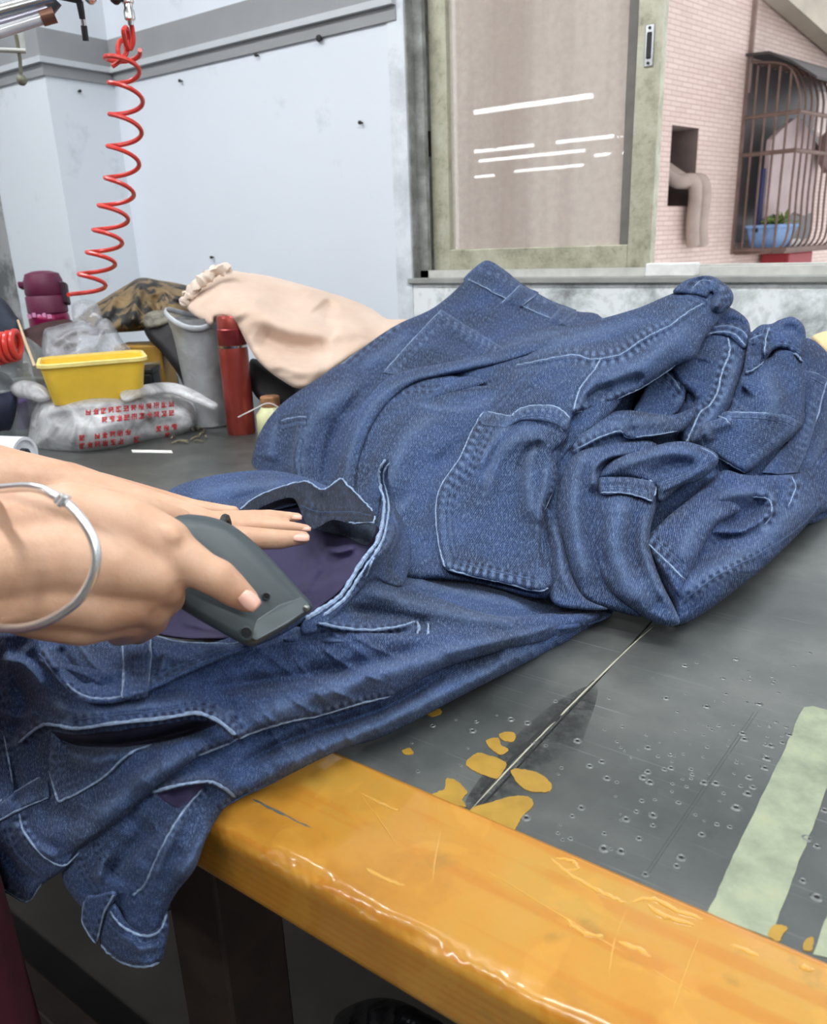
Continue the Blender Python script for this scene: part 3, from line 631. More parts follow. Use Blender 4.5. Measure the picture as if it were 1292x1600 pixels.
a2 = cloth('leg', [(529, 570), (560, 566), (600, 572), (660, 575), (700, 600), (640, 700), (600, 800), (560, 850), (470, 810), (420, 775), (394, 738), (398, 699), (412, 665), (436, 635), (465, 612), (499, 590)], PF, A, JA, lift=0.012, roll=(34, 0.06),
           strokes=[('r', [(560, 590), (500, 640), (470, 700), (468, 760)], 22, 0.012), ('s', [(500, 600), (470, 655), (462, 720), (470, 775)], 20, 0.006), ('r', [(600, 590), (545, 640), (515, 700), (510, 770)], 9, -0.008), ('r', [(430, 660), (420, 720)], 10, 0.004)],
           seams=[([(440, 657), (460, 652), (478, 651)], 0.001, 7), ([(441, 667), (462, 662), (476, 661)], 0.0006, 5), ([(470, 690), (464, 720), (470, 752)], 0.0007, 7)], wr=0.0022, seed=2)
# ---- jeans in the middle: thigh, yoke and cargo pocket
JB = thing('jeans', 'medium blue jeans in the middle of the pile with big cargo pocket on leg', 'jeans', tuple(PZ(760, 890)), 'jeans heaped on the table')
b1 = cloth('leg', [(524, 752), (530, 716), (545, 666), (583, 612), (622, 584), (696, 569), (752, 557), (812, 537), (870, 530), (960, 530), (1000, 560), (960, 640), (880, 720), (880, 800), (880, 900), (850, 935), (746, 912), (690, 905), (640, 905), (600, 880), (550, 810)], PF, B, JB, lift=0.040, roll=(14, 0.022),
           strokes=[('s', [(530, 790), (534, 720), (555, 662), (595, 612), (640, 592), (700, 583), (752, 600), (800, 600)], 9, -0.010), 
                    ('r', [(600, 860), (605, 760), (640, 680), (700, 640)], 16, 0.004), ('r', [(640, 740), (690, 720), (730, 690)], 14, -0.004), ('r', [(590, 720), (600, 800), (590, 860)], 12, -0.005), ('r', [(660, 880), (660, 800), (690, 730), (740, 660)], 18, -0.006),
                    ('r', [(640, 630), (720, 640), (780, 620)], 9, 0.0025), ('r', [(560, 850), (620, 800), (650, 770)], 10, 0.003)],
           seams=[([(623, 609), (690, 607), (752, 604), (775, 598)], 0.0007, 6)], wr=0.0018, seed=4)
bf = cloth('leg_fold', [(523, 770), (526, 742), (532, 708), (548, 662), (584, 610), (622, 582), (696, 567), (752, 555), (815, 536), (868, 528), (850, 545), (800, 563), (745, 577), (690, 588), (645, 600), (608, 628), (580, 668), (563, 715), (556, 760), (560, 800), (540, 800)], PF, B, JB, lift=0.056, roll=(11, 0.022), sub=4, strokes=[('r', [(540, 780), (545, 715), (563, 665), (597, 618), (640, 592), (720, 573), (800, 553)], 6, 0.003)], wr=0.0012, seed=44)
bf2 = cloth('leg_fold', [(556, 830), (566, 770), (580, 715), (600, 675), (628, 640), (655, 622), (690, 600), (728, 588), (760, 596), (740, 606), (700, 616), (668, 632), (640, 662), (618, 700), (602, 745), (594, 800), (590, 850)], PF, B, JB, lift=0.046, roll=(12, 0.014), sub=4, wr=0.0014, seed=45)
b2 = cloth('yoke', [(785, 600), (803, 571), (835, 545), (870, 524), (915, 505), (961, 492), (1000, 480), (1030, 467), (1058, 455), (1085, 440), (1110, 440), (1135, 462), (1130, 490), (1100, 530), (1085, 560), (1055, 572), (1003, 606), (960, 626), (925, 640), (895, 650), (880, 700), (860, 740), (800, 720), (750, 690), (762, 640)], PF, B, JB, lift=0.056, roll=(16, 0.03), sub=4,
           strokes=[('s', [(803, 573), (870, 562), (920, 560), (945, 561), (970, 555), (1000, 535), (1046, 511), (1099, 476)], 16, 0.004), ('r', [(930, 600), (980, 580), (1030, 550), (1080, 510)], 20, 0.010), ('r', [(880, 690), (900, 640), (940, 580)], 8, 0.006),
                    ('r', [(905, 632), (960, 604), (1010, 590)], 10, -0.010), ('r', [(850, 540), (930, 520), (1010, 500)], 14, 0.003), ('r', [(820, 620), (860, 590), (900, 575)], 10, -0.004)],
           seams=[([(803, 571), (830, 566), (870, 558), (900, 555), (922, 561), (945, 559), (970, 553), (1000, 533), (1021, 521), (1046, 509), (1070, 491), (1099, 474)], 0.0012, 12), ([(939, 560), (929, 577), (918, 591), (905, 610), (896, 640)], 0.0012, 10),
                  ([(1055, 571), (1033, 587), (1003, 605), (967, 622), (930, 637), (900, 645)], 0.0012, 9), ([(830, 580), (806, 604), (784, 630), (764, 650)], 0.0007, 6), ([(1048, 463), (1075, 464), (1100, 474)], 0.0006, 6)], wr=0.0016, seed=5)
# cargo pocket: bulging pouch with hem band
cg = cloth('cargo_pocket', [(757, 643), (790, 648), (806, 640), (830, 634), (860, 634), (884, 645), (891, 660), (882, 690), (864, 708), (870, 735), (866, 765), (852, 795), (853, 850), (863, 905), (855, 921), (837, 924), (785, 911), (746, 903), (696, 890), (687, 862), (681, 812), (683, 776), (695, 748), (718, 716), (731, 686), (746, 656)], PF, B, JB, lift=0.066, roll=(11, 0.016), sub=4,
           strokes=[('r', [(845, 668), (800, 690), (770, 720), (754, 780)], 16, 0.009), ('r', [(800, 662), (768, 690), (745, 735)], 9, 0.006), ('r', [(786, 690), (764, 730), (752, 780)], 7, -0.006), ('r', [(862, 672), (832, 700), (826, 760), (836, 820)], 13, 0.007),
                    ('r', [(850, 690), (826, 705), (808, 740)], 7, -0.006), ('r', [(855, 720), (850, 760), (842, 800), (843, 850)], 8, 0.005), ('r', [(846, 812), (848, 860), (856, 898)], 6, -0.007), ('s', [(796, 668), (840, 662), (884, 678)], 5, -0.004)],
           seams=[([(757, 643), (746, 657), (731, 686), (717, 717), (694, 749), (683, 776), (681, 810), (688, 862), (696, 888)], 0.0011, 12), ([(696, 889), (746, 902), (785, 910), (837, 923), (856, 919)], 0.0011, 12),
                  ([(768, 668), (750, 702), (735, 735), (712, 760), (703, 790), (703, 830), (712, 872)], 0.0005, 6), ([(712, 876), (750, 886), (790, 896), (838, 908)], 0.0005, 6), ([(868, 720), (871, 740), (866, 765), (852, 796)], 0.0008, 6)], wr=0.0010, seed=6)
hb = patch('pocket_hem', cg, [(798, 652), (810, 640), (828, 634), (855, 633), (876, 638), (891, 652), (888, 668), (880, 674), (868, 664), (848, 659), (818, 657), (800, 664), (788, 668)], 0.006, B, roll=(6, 0.007), sub=4, wr=0.0006,
           seams=[([(798, 653), (809, 641), (827, 635), (853, 634), (874, 639), (890, 653)], 0.0016, 9), ([(802, 660), (822, 651), (850, 651), (872, 657), (884, 666)], 0.0006, 5), ([(794, 667), (818, 658), (848, 660), (868, 665), (880, 674)], 0.0011, 6)])
h2 = patch('pocket_hem', cg, [(761, 642), (800, 649), (794, 668), (756, 664), (750, 656)], 0.003, B, corner=True, seams=[([(762, 643), (780, 647), (799, 650)], 0.0011, 8), ([(755, 664), (775, 667), (793, 668)], 0.0007, 6)])
# rolled waistband end at the top
wb = cloth('waistband', [(1052, 458), (1062, 444), (1082, 434), (1110, 431), (1132, 443), (1145, 458), (1143, 476), (1126, 490), (1110, 486), (1105, 470), (1085, 462)], PF, B, JB, lift=0.072, roll=(12, 0.03), strokes=[('r', [(1075, 455), (1085, 440), (1108, 438)], 5, -0.012), ('r', [(1116, 484), (1126, 462), (1122, 442)], 6, 0.010), ('r', [(1108, 474), (1112, 455)], 4, -0.010)],
           seams=[([(1082, 450), (1096, 438), (1112, 440)], 0.0008, 5), ([(1124, 486), (1132, 466), (1126, 446)], 0.0007, 5), ([(1130, 484), (1137, 466), (1131, 450)], 0.0007, 5)], wr=0.001, seed=7, step=2.5)
# ---- jeans folded in the gap and standing as columns at the front
JC = thing('jeans', 'crumpled blue jeans at front centre of the pile folded in upright rolls with small pocket', 'jeans', tuple(PZ(960, 950)), 'jeans heaped on the table')
c0 = cloth('inner_fold', [(860, 640), (960, 600), (1050, 555), (1110, 560), (1130, 640), (1100, 720), (1000, 780), (900, 820), (850, 760)], PF, C, JC, lift=-0.035, roll=(10, 0.01), strokes=[('r', [(900, 700), (980, 650), (1060, 610)], 30, -0.02)], wr=0.002, seed=8)
cw = cloth('inner_waistband', [(990, 650), (1005, 612), (1035, 565), (1075, 565), (1072, 610), (1062, 640), (1030, 660)], PF, C, JC, lift=-0.015, roll=(6, 0.012), seams=[([(1036, 578), (1050, 590), (1062, 608)], 0.001, 7), ([(1030, 590), (1046, 602), (1060, 622)], 0.0007, 6)], seed=9)
cr = cloth('rolled_waist', [(862, 730), (880, 690), (900, 668), (935, 650), (973, 641), (1010, 644), (1050, 648), (1075, 640), (1086, 636), (1084, 655), (1066, 674), (1040, 680), (1000, 690), (940, 705), (905, 730), (880, 770)], PF, C, JC, lift=0.030, roll=(12, 0.024), sub=4,
           strokes=[('r', [(890, 700), (940, 668), (1000, 660), (1060, 658)], 12, 0.006), ('s', [(900, 705), (940, 684), (970, 675), (985, 682), (1030, 680), (1064, 672)], 6, 0.006), ('r', [(985, 655), (990, 680)], 5, -0.004)],
           seams=[([(897, 704), (935, 684), (968, 674), (980, 684), (1010, 681), (1060, 674)], 0.0008, 9)], wr=0.0012, seed=10)
c1 = cloth('leg_fold', [(862, 800), (868, 765), (884, 728), (905, 705), (935, 694), (980, 688), (1020, 690), (1030, 710), (985, 725), (960, 745), (955, 780), (945, 830), (950, 880), (970, 920), (1005, 962), (960, 955), (925, 945), (905, 928), (888, 890), (874, 840)], PF, C, JC, lift=0.044, roll=(15, 0.03), sub=4,
           strokes=[('r', [(935, 700), (905, 730), (895, 790), (905, 860), (925, 915)], 18, 0.010), ('r', [(985, 706), (945, 716), (930, 735), (926, 770)], 8, 0.010), ('s', [(1000, 712), (960, 718), (936, 732), (930, 745)], 6, -0.008)], wr=0.0014, seed=11)
c0b = cloth('leg_fold', [(846, 800), (852, 790), (866, 806), (876, 830), (886, 870), (896, 905), (915, 935), (950, 952), (900, 952), (868, 945), (858, 925), (866, 900), (856, 850)], PF, C, JC, lift=0.046, roll=(8, 0.014), wr=0.0008, seed=12, strokes=[('r', [(860, 810), (872, 850), (880, 900), (900, 935)], 8, 0.005)], wear_edge=0.5)
c2 = cloth('leg_fold', [(934, 746), (960, 742), (1000, 745), (1024, 754), (1026, 785), (1016, 830), (1020, 870), (1034, 910), (1054, 950), (1062, 974), (1040, 978), (1010, 966), (980, 945), (950, 920), (933, 880), (928, 830), (934, 780)], PF, C, JC, lift=0.056, roll=(12, 0.026), sub=4,
           strokes=[('r', [(975, 770), (960, 840), (975, 900), (1020, 950)], 24, 0.010), ('r', [(1012, 800), (1004, 850), (1020, 900), (1048, 950)], 9, 0.005), ('r', [(996, 790), (985, 850), (1000, 900)], 8, -0.004), ('r', [(942, 800), (938, 850), (948, 895)], 6, -0.004)], wr=0.0012, seed=13, wear_edge=0.4)
c3 = cloth('hip_fold', [(936, 748), (945, 728), (968, 712), (1000, 704), (1040, 692), (1070, 690), (1100, 698), (1122, 712), (1116, 732), (1090, 752), (1060, 762), (1030, 786), (1022, 760), (980, 748)], PF, C, JC, lift=0.064, roll=(12, 0.028), sub=4,
           strokes=[('r', [(950, 735), (1000, 716), (1050, 705), (1095, 712)], 12, 0.008), ('r', [(1010, 745), (1050, 728), (1090, 725)], 9, -0.005), ('s', [(1030, 770), (1070, 750), (1110, 728)], 8, 0.004)],
           seams=[([(1096, 700), (1112, 708), (1120, 716)], 0.001, 7), ([(1030, 756), (1070, 742), (1100, 728), (1118, 716)], 0.0006, 7)], wr=0.0012, seed=14)
hp = patch('pocket_hem', c2, [(936, 744), (970, 742), (1004, 747), (1024, 755), (1023, 774), (1018, 785), (1000, 778), (970, 772), (938, 772)], 0.010, C, roll=(5, 0.006), sub=4, seams=[([(937, 745), (970, 743), (1004, 748), (1024, 756), (1022, 774)], 0.0015, 8), ([(938, 770), (970, 770), (1000, 776), (1018, 783)], 0.0010, 6), ([(938, 762), (975, 762), (1012, 770)], 0.0005, 4)])
# ---- jeans standing behind on the right: two waist ends and a spade pocket
JD = thing('jeans', 'blue jeans right of centre in the pile with upright waistband and spade-shaped back pocket', 'jeans', tuple(PZ(1200, 830)), 'jeans heaped on the table')
dz_ = cloth('inner_fold', [(1070, 540), (1110, 500), (1180, 520), (1250, 520), (1262, 600), (1250, 690), (1150, 720), (1080, 690)], PF, D, JD, lift=-0.03, roll=(12, 0.02), seed=25)
d0 = cloth('seat', [(1040, 560), (1060, 530), (1085, 500), (1110, 478), (1140, 480), (1168, 500), (1172, 530), (1163, 570), (1150, 610), (1136, 650), (1105, 690), (1070, 700), (1060, 660), (1085, 625), (1060, 600)], PF, D, JD, lift=0.0, roll=(14, 0.03), sub=4,
           strokes=[('r', [(1150, 560), (1135, 610), (1110, 650), (1080, 690)], 12, 0.008), ('r', [(1100, 560), (1090, 600)], 16, -0.006)], seams=[([(1137, 527), (1140, 551), (1128, 582), (1121, 612), (1109, 633), (1094, 645), (1082, 670), (1073, 690)], 0.0014, 9)], wr=0.0014, seed=15)
dw = cloth('waistband', [(1118, 492), (1135, 484), (1155, 490), (1170, 505), (1170, 530), (1162, 546), (1140, 528), (1115, 524), (1100, 530), (1104, 510)], PF, D, JD, lift=0.014, roll=(9, 0.02), strokes=[('r', [(1125, 505), (1150, 502), (1166, 512)], 6, -0.006)], seams=[([(1104, 522), (1130, 518), (1150, 524), (1164, 540)], 0.0012, 7), ([(1110, 512), (1136, 509), (1158, 516), (1168, 528)], 0.0008, 5)], wr=0.001, seed=16)
dr = cloth('waistband', [(1062, 540), (1075, 520), (1098, 498), (1110, 484), (1119, 492), (1117, 506), (1106, 522), (1085, 536), (1070, 548)], PF, D, JD, lift=0.024, roll=(9, 0.02), seams=[([(1072, 540), (1090, 526), (1104, 508), (1106, 492)], 0.0009, 6), ([(1080, 540), (1100, 524), (1112, 506)], 0.0006, 5)], wr=0.001, seed=17)
d2 = cloth('hip', [(1134, 646), (1148, 610), (1160, 580), (1172, 556), (1200, 560), (1215, 545), (1240, 540), (1256, 560), (1259, 600), (1257, 640), (1252, 668), (1205, 710), (1164, 740), (1118, 714), (1072, 690), (1095, 660)], PF, D, JD, lift=0.010, roll=(13, 0.026), sub=4,
           strokes=[('r', [(1190, 580), (1210, 620), (1200, 660)], 20, 0.006), ('r', [(1150, 630), (1170, 610)], 12, -0.010), ('r', [(1080, 690), (1110, 670), (1150, 655)], 10, 0.007)], wr=0.0014, seed=18)
dw2 = cloth('waistband', [(1168, 540), (1172, 522), (1188, 508), (1205, 506), (1219, 499), (1238, 495), (1254, 506), (1259, 524), (1257, 552), (1252, 568), (1232, 548), (1210, 546), (1196, 562), (1180, 582), (1162, 584)], PF, D, JD, lift=0.022, roll=(10, 0.022), sub=4,
            strokes=[('s', [(1200, 512), (1192, 535), (1196, 560)], 8, 0.010), ('r', [(1222, 512), (1240, 514), (1252, 530)], 6, -0.006), ('r', [(1176, 535), (1180, 560)], 5, -0.006)], seams=[([(1210, 548), (1230, 548), (1246, 556), (1254, 566)], 0.0014, 7), ([(1214, 538), (1234, 540), (1254, 552)], 0.0007, 5), ([(1202, 512), (1196, 530), (1195, 560)], 0.0010, 5), ([(1165, 582), (1180, 576), (1194, 564)], 0.0010, 5), ([(1168, 532), (1182, 526), (1192, 522)], 0.0008, 5)], wr=0.001, seed=19)
dp = patch('back_pocket', d2, [(1110, 648), (1134, 643), (1180, 644), (1228, 648), (1254, 661), (1246, 671), (1205, 706), (1164, 739), (1118, 713), (1080, 690), (1090, 664)], 0.008, D, corner=True, roll=(5, 0.004), strokes=[('r', [(1100, 660), (1110, 690)], 10, 0.005)],
           seams=[([(1134, 644), (1180, 645), (1228, 648), (1253, 661)], 0.0012, 8), ([(1138, 653), (1182, 654), (1222, 658), (1240, 666)], 0.0006, 5), ([(1252, 663), (1246, 671), (1205, 706), (1164, 739)], 0.0013, 6), ([(1164, 739), (1140, 725), (1118, 712)], 0.0013, 6), ([(1232, 668), (1196, 698), (1162, 724)], 0.0006, 5), ([(1095, 655), (1115, 650), (1132, 654), (1141, 664)], 0.0010, 6)])
# ---- far right jeans and the broad lower wrap
JE = thing('jeans', 'blue jeans at right end of the pile whose broad leg wraps down to the table', 'jeans', tuple(PZ(1260, 830)), 'jeans heaped on the table')
e0 = cloth('seat', [(1235, 540), (1258, 528), (1280, 538), (1300, 565), (1330, 640), (1345, 740), (1320, 800), (1260, 820), (1200, 800), (1180, 740), (1230, 690), (1255, 640)], PF, E, JE, lift=-0.006, roll=(22, 0.04), strokes=[('r', [(1300, 600), (1290, 680), (1260, 750)], 14, 0.006)], wr=0.0014, seed=20)
ep = patch('cargo_pocket', e0, [(1250, 576), (1272, 582), (1293, 592), (1288, 620), (1279, 645), (1264, 697), (1246, 738), (1218, 741), (1190, 738), (1230, 690), (1255, 640)], 0.008, E, corner=True, seams=[([(1292, 594), (1279, 643), (1264, 697), (1246, 737), (1218, 740), (1192, 737)], 0.0014, 9), ([(1252, 576), (1272, 582), (1291, 592)], 0.0012, 7), ([(1254, 588), (1272, 593), (1288, 603)], 0.0006, 5), ([(1276, 600), (1266, 645), (1250, 694), (1234, 724)], 0.0006, 5)])
ex = cloth('inner_fold', [(1000, 760), (1060, 700), (1130, 680), (1200, 690), (1240, 740), (1180, 820), (1060, 880), (1010, 860)], PF, E, JE, lift=-0.02, roll=(10, 0.01), wr=0.002, seed=24)
e1 = cloth('leg', [(1012, 850), (1030, 820), (1062, 792), (1100, 760), (1130, 735), (1165, 742), (1215, 742), (1260, 735), (1300, 690), (1340, 680), (1345, 760), (1300, 795), (1275, 806), (1240, 842), (1180, 898), (1100, 958), (1056, 977), (1050, 945), (1032, 912), (1016, 880)], PF, E, JE, lift=0.030, roll=(14, 0.03), sub=4,
           strokes=[('r', [(1040, 930), (1110, 900), (1190, 845), (1280, 760)], 26, 0.010), ('r', [(1060, 900), (1120, 850), (1170, 800), (1200, 760)], 16, -0.008), ('r', [(1110, 780), (1160, 770), (1210, 775)], 14, 0.010), ('s', [(1110, 830), (1160, 830), (1205, 800), (1208, 770)], 12, 0.010), ('r', [(1090, 770), (1060, 820), (1030, 850)], 10, 0.006)],
           seams=[([(1062, 942), (1120, 900), (1188, 865), (1252, 821), (1296, 767)], 0.0006, 7), ([(1175, 776), (1200, 780), (1206, 800), (1195, 820)], 0.0009, 8), ([(1234, 742), (1243, 760), (1232, 790)], 0.0008, 8)], wr=0.0014, seed=21)
eh = cloth('leg_hem', [(1008, 848), (1035, 815), (1070, 786), (1105, 762), (1125, 772), (1150, 786), (1155, 800), (1120, 820), (1095, 860), (1075, 905), (1062, 936), (1040, 905), (1020, 870)], PF, E, JE, lift=0.050, roll=(10, 0.02), sub=4, strokes=[('r', [(1060, 880), (1090, 820), (1130, 795)], 18, 0.005)],
           seams=[([(1011, 848), (1040, 876), (1072, 908)], 0.0010, 9), ([(1018, 838), (1048, 866), (1080, 896)], 0.0006, 6), ([(1006, 842), (1040, 808), (1075, 784)], 0.0007, 7)], wr=0.0012, seed=22)
eb = cloth('back_roll', [(1268, 770), (1300, 765), (1345, 780), (1345, 840), (1300, 838), (1270, 812)], PF, M_den_in, JE, lift=-0.05, roll=(14, 0.03), seed=23)
GA, GB = M_denf
# ------------------------------------------------------------------ jeans in front, over the table edge
GF = Field([(931, 967, 'z', .010), (745, 1074, 'z', .010), (607, 1146, 'z', .010), (524, 1174, 'z', .011), (400, 1236, 'z', .014), (352, 1262, 'z', .014), (800, 985, 'z', .028), (650, 1010, 'z', .048), (480, 1050, 'z', .058), (330, 1090, 'z', .06),
            (450, 1130, 'z', .042), (600, 1075, 'z', .040), (150, 1110, 'z', .062), (0, 1040, 'z', .055), (-60, 1040, 'z', .05), (60, 1060, 'z', .062), (300, 1160, 'z', .045),
            (0, 1150, 'y', .262), (100, 1200, 'y', .248), (200, 1230, 'y', .246), (300, 1250, 'y', .252), (0, 1250, 'y', .226), (-60, 1250, 'y', .22), (150, 1300, 'y', .226), (290, 1330, 'y', .236), (0, 1390, 'y', .214), (-60, 1390, 'y', .21), (210, 1500, 'y', .216), (260, 1440, 'y', .228), (110, 1390, 'y', .214), (100, 1500, 'y', .21)], 0.001)
FF = Field([(200, 1045, 'z', .085), (60, 1020, 'z', .082), (380, 1005, 'z', .092), (478, 966, 'z', .095), (560, 885, 'z', .100), (592, 840, 'z', .104), (600, 785, 't', 0.98), (600, 720, 't', 1.00), (470, 757, 't', 1.02), (535, 750, 't', 1.02), (385, 790, 't', .99), (640, 830, 't', .96), (630, 910, 'z', .05),
            (350, 742, 't', 1.10), (262, 770, 't', 1.14), (560, 950, 'z', .075), (700, 950, 'z', .045), (800, 970, 'z', .032), (930, 960, 'z', .012), (480, 1000, 'z', .08), (120, 1085, 'z', .08), (-40, 1010, 'z', .07)], 0.001)
IF = Field([(370, 800, 't', 1.02), (470, 765, 't', 1.06), (560, 790, 't', 1.04), (590, 815, 't', 1.0), (500, 870, 'z', .055), (570, 860, 'z', .075), (500, 940, 'z', .072), (430, 985, 'z', .075), (300, 985, 'z', .07), (250, 960, 'z', .07), (260, 880, 'z', .05), (300, 820, 'z', .04), (400, 900, 'z', .05)], 0.001)
# ---- lowest: hangs furthest over the edge
J2 = thing('jeans', 'blue jeans lowest in front, hanging over table edge with waistband at bottom', 'jeans', tuple(PZ(600, 1120)), 'jeans laid out at the front')
g2 = cloth('leg', [(935, 966), (900, 994), (876, 1009), (745, 1075), (607, 1147), (524, 1175), (400, 1237), (384, 1241), (349, 1265), (321, 1313), (305, 1357), (277, 1393), (262, 1422), (258, 1456), (225, 1470), (185, 1454), (150, 1425), (126, 1416), (97, 1372), (112, 1330), (180, 1262), (300, 1160), (500, 1080), (700, 1005), (860, 968)], GF, GB, J2, lift=-0.004, roll=(16, 0.020), sub=4,
           strokes=[('r', [(390, 1222), (480, 1180), (600, 1130), (740, 1060), (860, 1000)], 20, 0.008), ('r', [(370, 1200), (470, 1150), (600, 1108), (700, 1052)], 9, -0.008), ('r', [(340, 1290), (310, 1330), (280, 1380)], 16, 0.006), ('s', [(235, 1240), (280, 1228), (320, 1222), (344, 1229), (366, 1245)], 10, 0.008), ('r', [(240, 1290), (200, 1330), (160, 1370)], 14, -0.006), ('r', [(290, 1260), (262, 1320), (235, 1380)], 8, 0.003), ('r', [(170, 1330), (150, 1380)], 9, 0.005)],
           seams=[([(236, 1238), (280, 1227), (320, 1221), (344, 1228), (366, 1245)], 0.0011, 9), ([(346, 1262), (366, 1252), (388, 1240), (440, 1216)], 0.0007, 7), ([(316, 1233), (280, 1277), (249, 1332), (226, 1382), (208, 1398)], 0.0009, 9), ([(124, 1345), (136, 1370), (150, 1392)], 0.0007, 6), ([(150, 1322), (164, 1345), (190, 1366)], 0.0006, 6)], wr=0.0020, seed=31)
g2d = patch('pocket_lining', g2, [(248, 1240), (282, 1231), (318, 1226), (310, 1240), (282, 1262), (262, 1256)], 0.001, M_lining, wr=0.0005, wear_edge=0)
g2w = cloth('waistband', [(165, 1425), (180, 1412), (198, 1440), (224, 1455), (246, 1450), (258, 1428), (262, 1424), (264, 1450), (258, 1482), (249, 1505), (215, 1511), (180, 1498), (158, 1478), (156, 1450)], GF, GB, J2, lift=0.004, roll=(8, 0.010), sub=4, strokes=[('r', [(185, 1460), (220, 1482), (250, 1474)], 8, 0.003)],
            seams=[([(172, 1424), (192, 1448), (224, 1462), (248, 1456), (260, 1430)], 0.0009, 8), ([(158, 1476), (180, 1497), (215, 1510), (249, 1504)], 0.0011, 7), ([(166, 1440), (190, 1462), (222, 1474), (250, 1468)], 0.0006, 6)], wr=0.0015, seed=32)
lp = cloth('belt_loop', [(134, 1402), (152, 1398), (178, 1392), (182, 1402), (166, 1425), (158, 1450), (150, 1475), (138, 1458), (128, 1438)], GF, GB, J2, lift=0.010, roll=(5, 0.006), sub=4, seams=[([(132, 1408), (128, 1438), (149, 1474)], 0.0008, 6), ([(178, 1398), (162, 1428), (152, 1470)], 0.0008, 6)], wr=0.0006, seed=33)
# ---- middle: slant pocket gaping
J1 = thing('jeans', 'blue jeans in front with gaping slant pocket showing dark lining, waist hanging at left', 'jeans', tuple(PZ(500, 1080)), 'jeans laid out at the front')
g1 = cloth('leg', [(-60, 985), (0, 985), (50, 985), (80, 1030), (200, 1040), (400, 985), (480, 980), (650, 990), (800, 968), (935, 958), (900, 985), (850, 1002), (786, 1017), (690, 1046), (607, 1090), (500, 1121), (440, 1133), (376, 1155), (309, 1183), (240, 1240), (216, 1260), (172, 1296), (121, 1332), (104, 1356), (64, 1384), (41, 1411), (0, 1392), (-60, 1392)], GF, GA, J1, lift=0.012, roll=(14, 0.016), sub=4,
           strokes=[('r', [(360, 1130), (470, 1095), (600, 1050), (720, 1015), (840, 990)], 22, 0.007), ('r', [(330, 1075), (450, 1060), (560, 1040), (680, 1010)], 12, -0.006), ('s', [(30, 1162), (60, 1138), (80, 1133), (120, 1139), (180, 1131), (256, 1123), (304, 1115), (336, 1125), (368, 1149)], 12, 0.010, 'full'),
                    ('r', [(90, 1156), (140, 1166), (216, 1160), (280, 1146), (330, 1132)], 9, -0.014), ('s', [(308, 1182), (240, 1236), (172, 1292), (120, 1328), (80, 1346)], 18, -0.003), ('r', [(300, 1170), (220, 1220), (140, 1290)], 16, 0.006), ('r', [(60, 1080), (120, 1115), (220, 1105), (320, 1090)], 14, 0.006), ('r', [(20, 1060), (40, 1100), (20, 1150)], 12, -0.008),
                    ('r', [(0, 1030), (40, 1040), (70, 1080)], 10, 0.008), ('r', [(0, 1110), (30, 1120), (60, 1110)], 7, 0.006), ('r', [(20, 1280), (50, 1320), (90, 1340)], 9, 0.006), ('r', [(0, 1320), (30, 1360), (60, 1370)], 9, -0.006), ('r', [(16, 1180), (30, 1230), (20, 1260)], 7, -0.006), ('r', [(690, 1020), (780, 1000), (880, 975)], 8, 0.004)],
           seams=[([(30, 1160), (60, 1136), (80, 1132), (120, 1138), (180, 1130), (256, 1122), (304, 1114), (336, 1124), (368, 1148)], 0.0014, 9), ([(110, 1126), (180, 1118), (250, 1111), (304, 1103), (340, 1112)], 0.0006, 8), ([(310, 1180), (352, 1165), (376, 1152), (440, 1130), (500, 1118), (560, 1100), (610, 1088)], 0.0009, 9),
                  ([(30, 1272), (40, 1304), (76, 1344), (106, 1350), (140, 1316)], 0.0008, 9), ([(0, 1384), (41, 1408), (64, 1382)], 0.0009, 8), ([(6, 1150), (14, 1190), (20, 1222)], 0.0008, 7), ([(360, 1118), (372, 1132), (374, 1150)], 0.0007, 8), ([(0, 1080), (12, 1104)], 0.0006, 6), ([(10, 1290), (24, 1330), (60, 1366)], 0.0006, 7)], wr=0.0021, seed=34)
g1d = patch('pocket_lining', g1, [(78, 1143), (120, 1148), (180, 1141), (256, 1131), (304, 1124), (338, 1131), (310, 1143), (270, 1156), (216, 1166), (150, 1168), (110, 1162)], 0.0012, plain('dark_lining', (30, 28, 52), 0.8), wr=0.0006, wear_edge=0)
fl = patch('pocket_facing', g1, [(80, 1143), (100, 1162), (136, 1167), (190, 1168), (242, 1161), (200, 1180), (160, 1217), (120, 1241), (92, 1254), (76, 1205)], 0.004, GA, corner=True, seams=[([(80, 1144), (75, 1175), (76, 1205), (92, 1253)], 0.0013, 8), ([(92, 1253), (120, 1240), (160, 1216), (200, 1179), (240, 1162)], 0.0010, 7), ([(96, 1160), (90, 1190), (108, 1242)], 0.0006, 7)], strokes=[('r', [(110, 1180), (150, 1190), (190, 1176)], 10, 0.004)])
lp = patch('belt_loop', g1, [(-60, 1275), (0, 1255), (30, 1232), (62, 1214), (76, 1222), (78, 1246), (50, 1256), (0, 1284), (-60, 1310)], 0.007, GA, corner=True, roll=(5, 0.006), seams=[([(-20, 1264), (30, 1233), (62, 1215)], 0.0009, 6), ([(-20, 1292), (30, 1266), (76, 1246)], 0.0009, 6)])
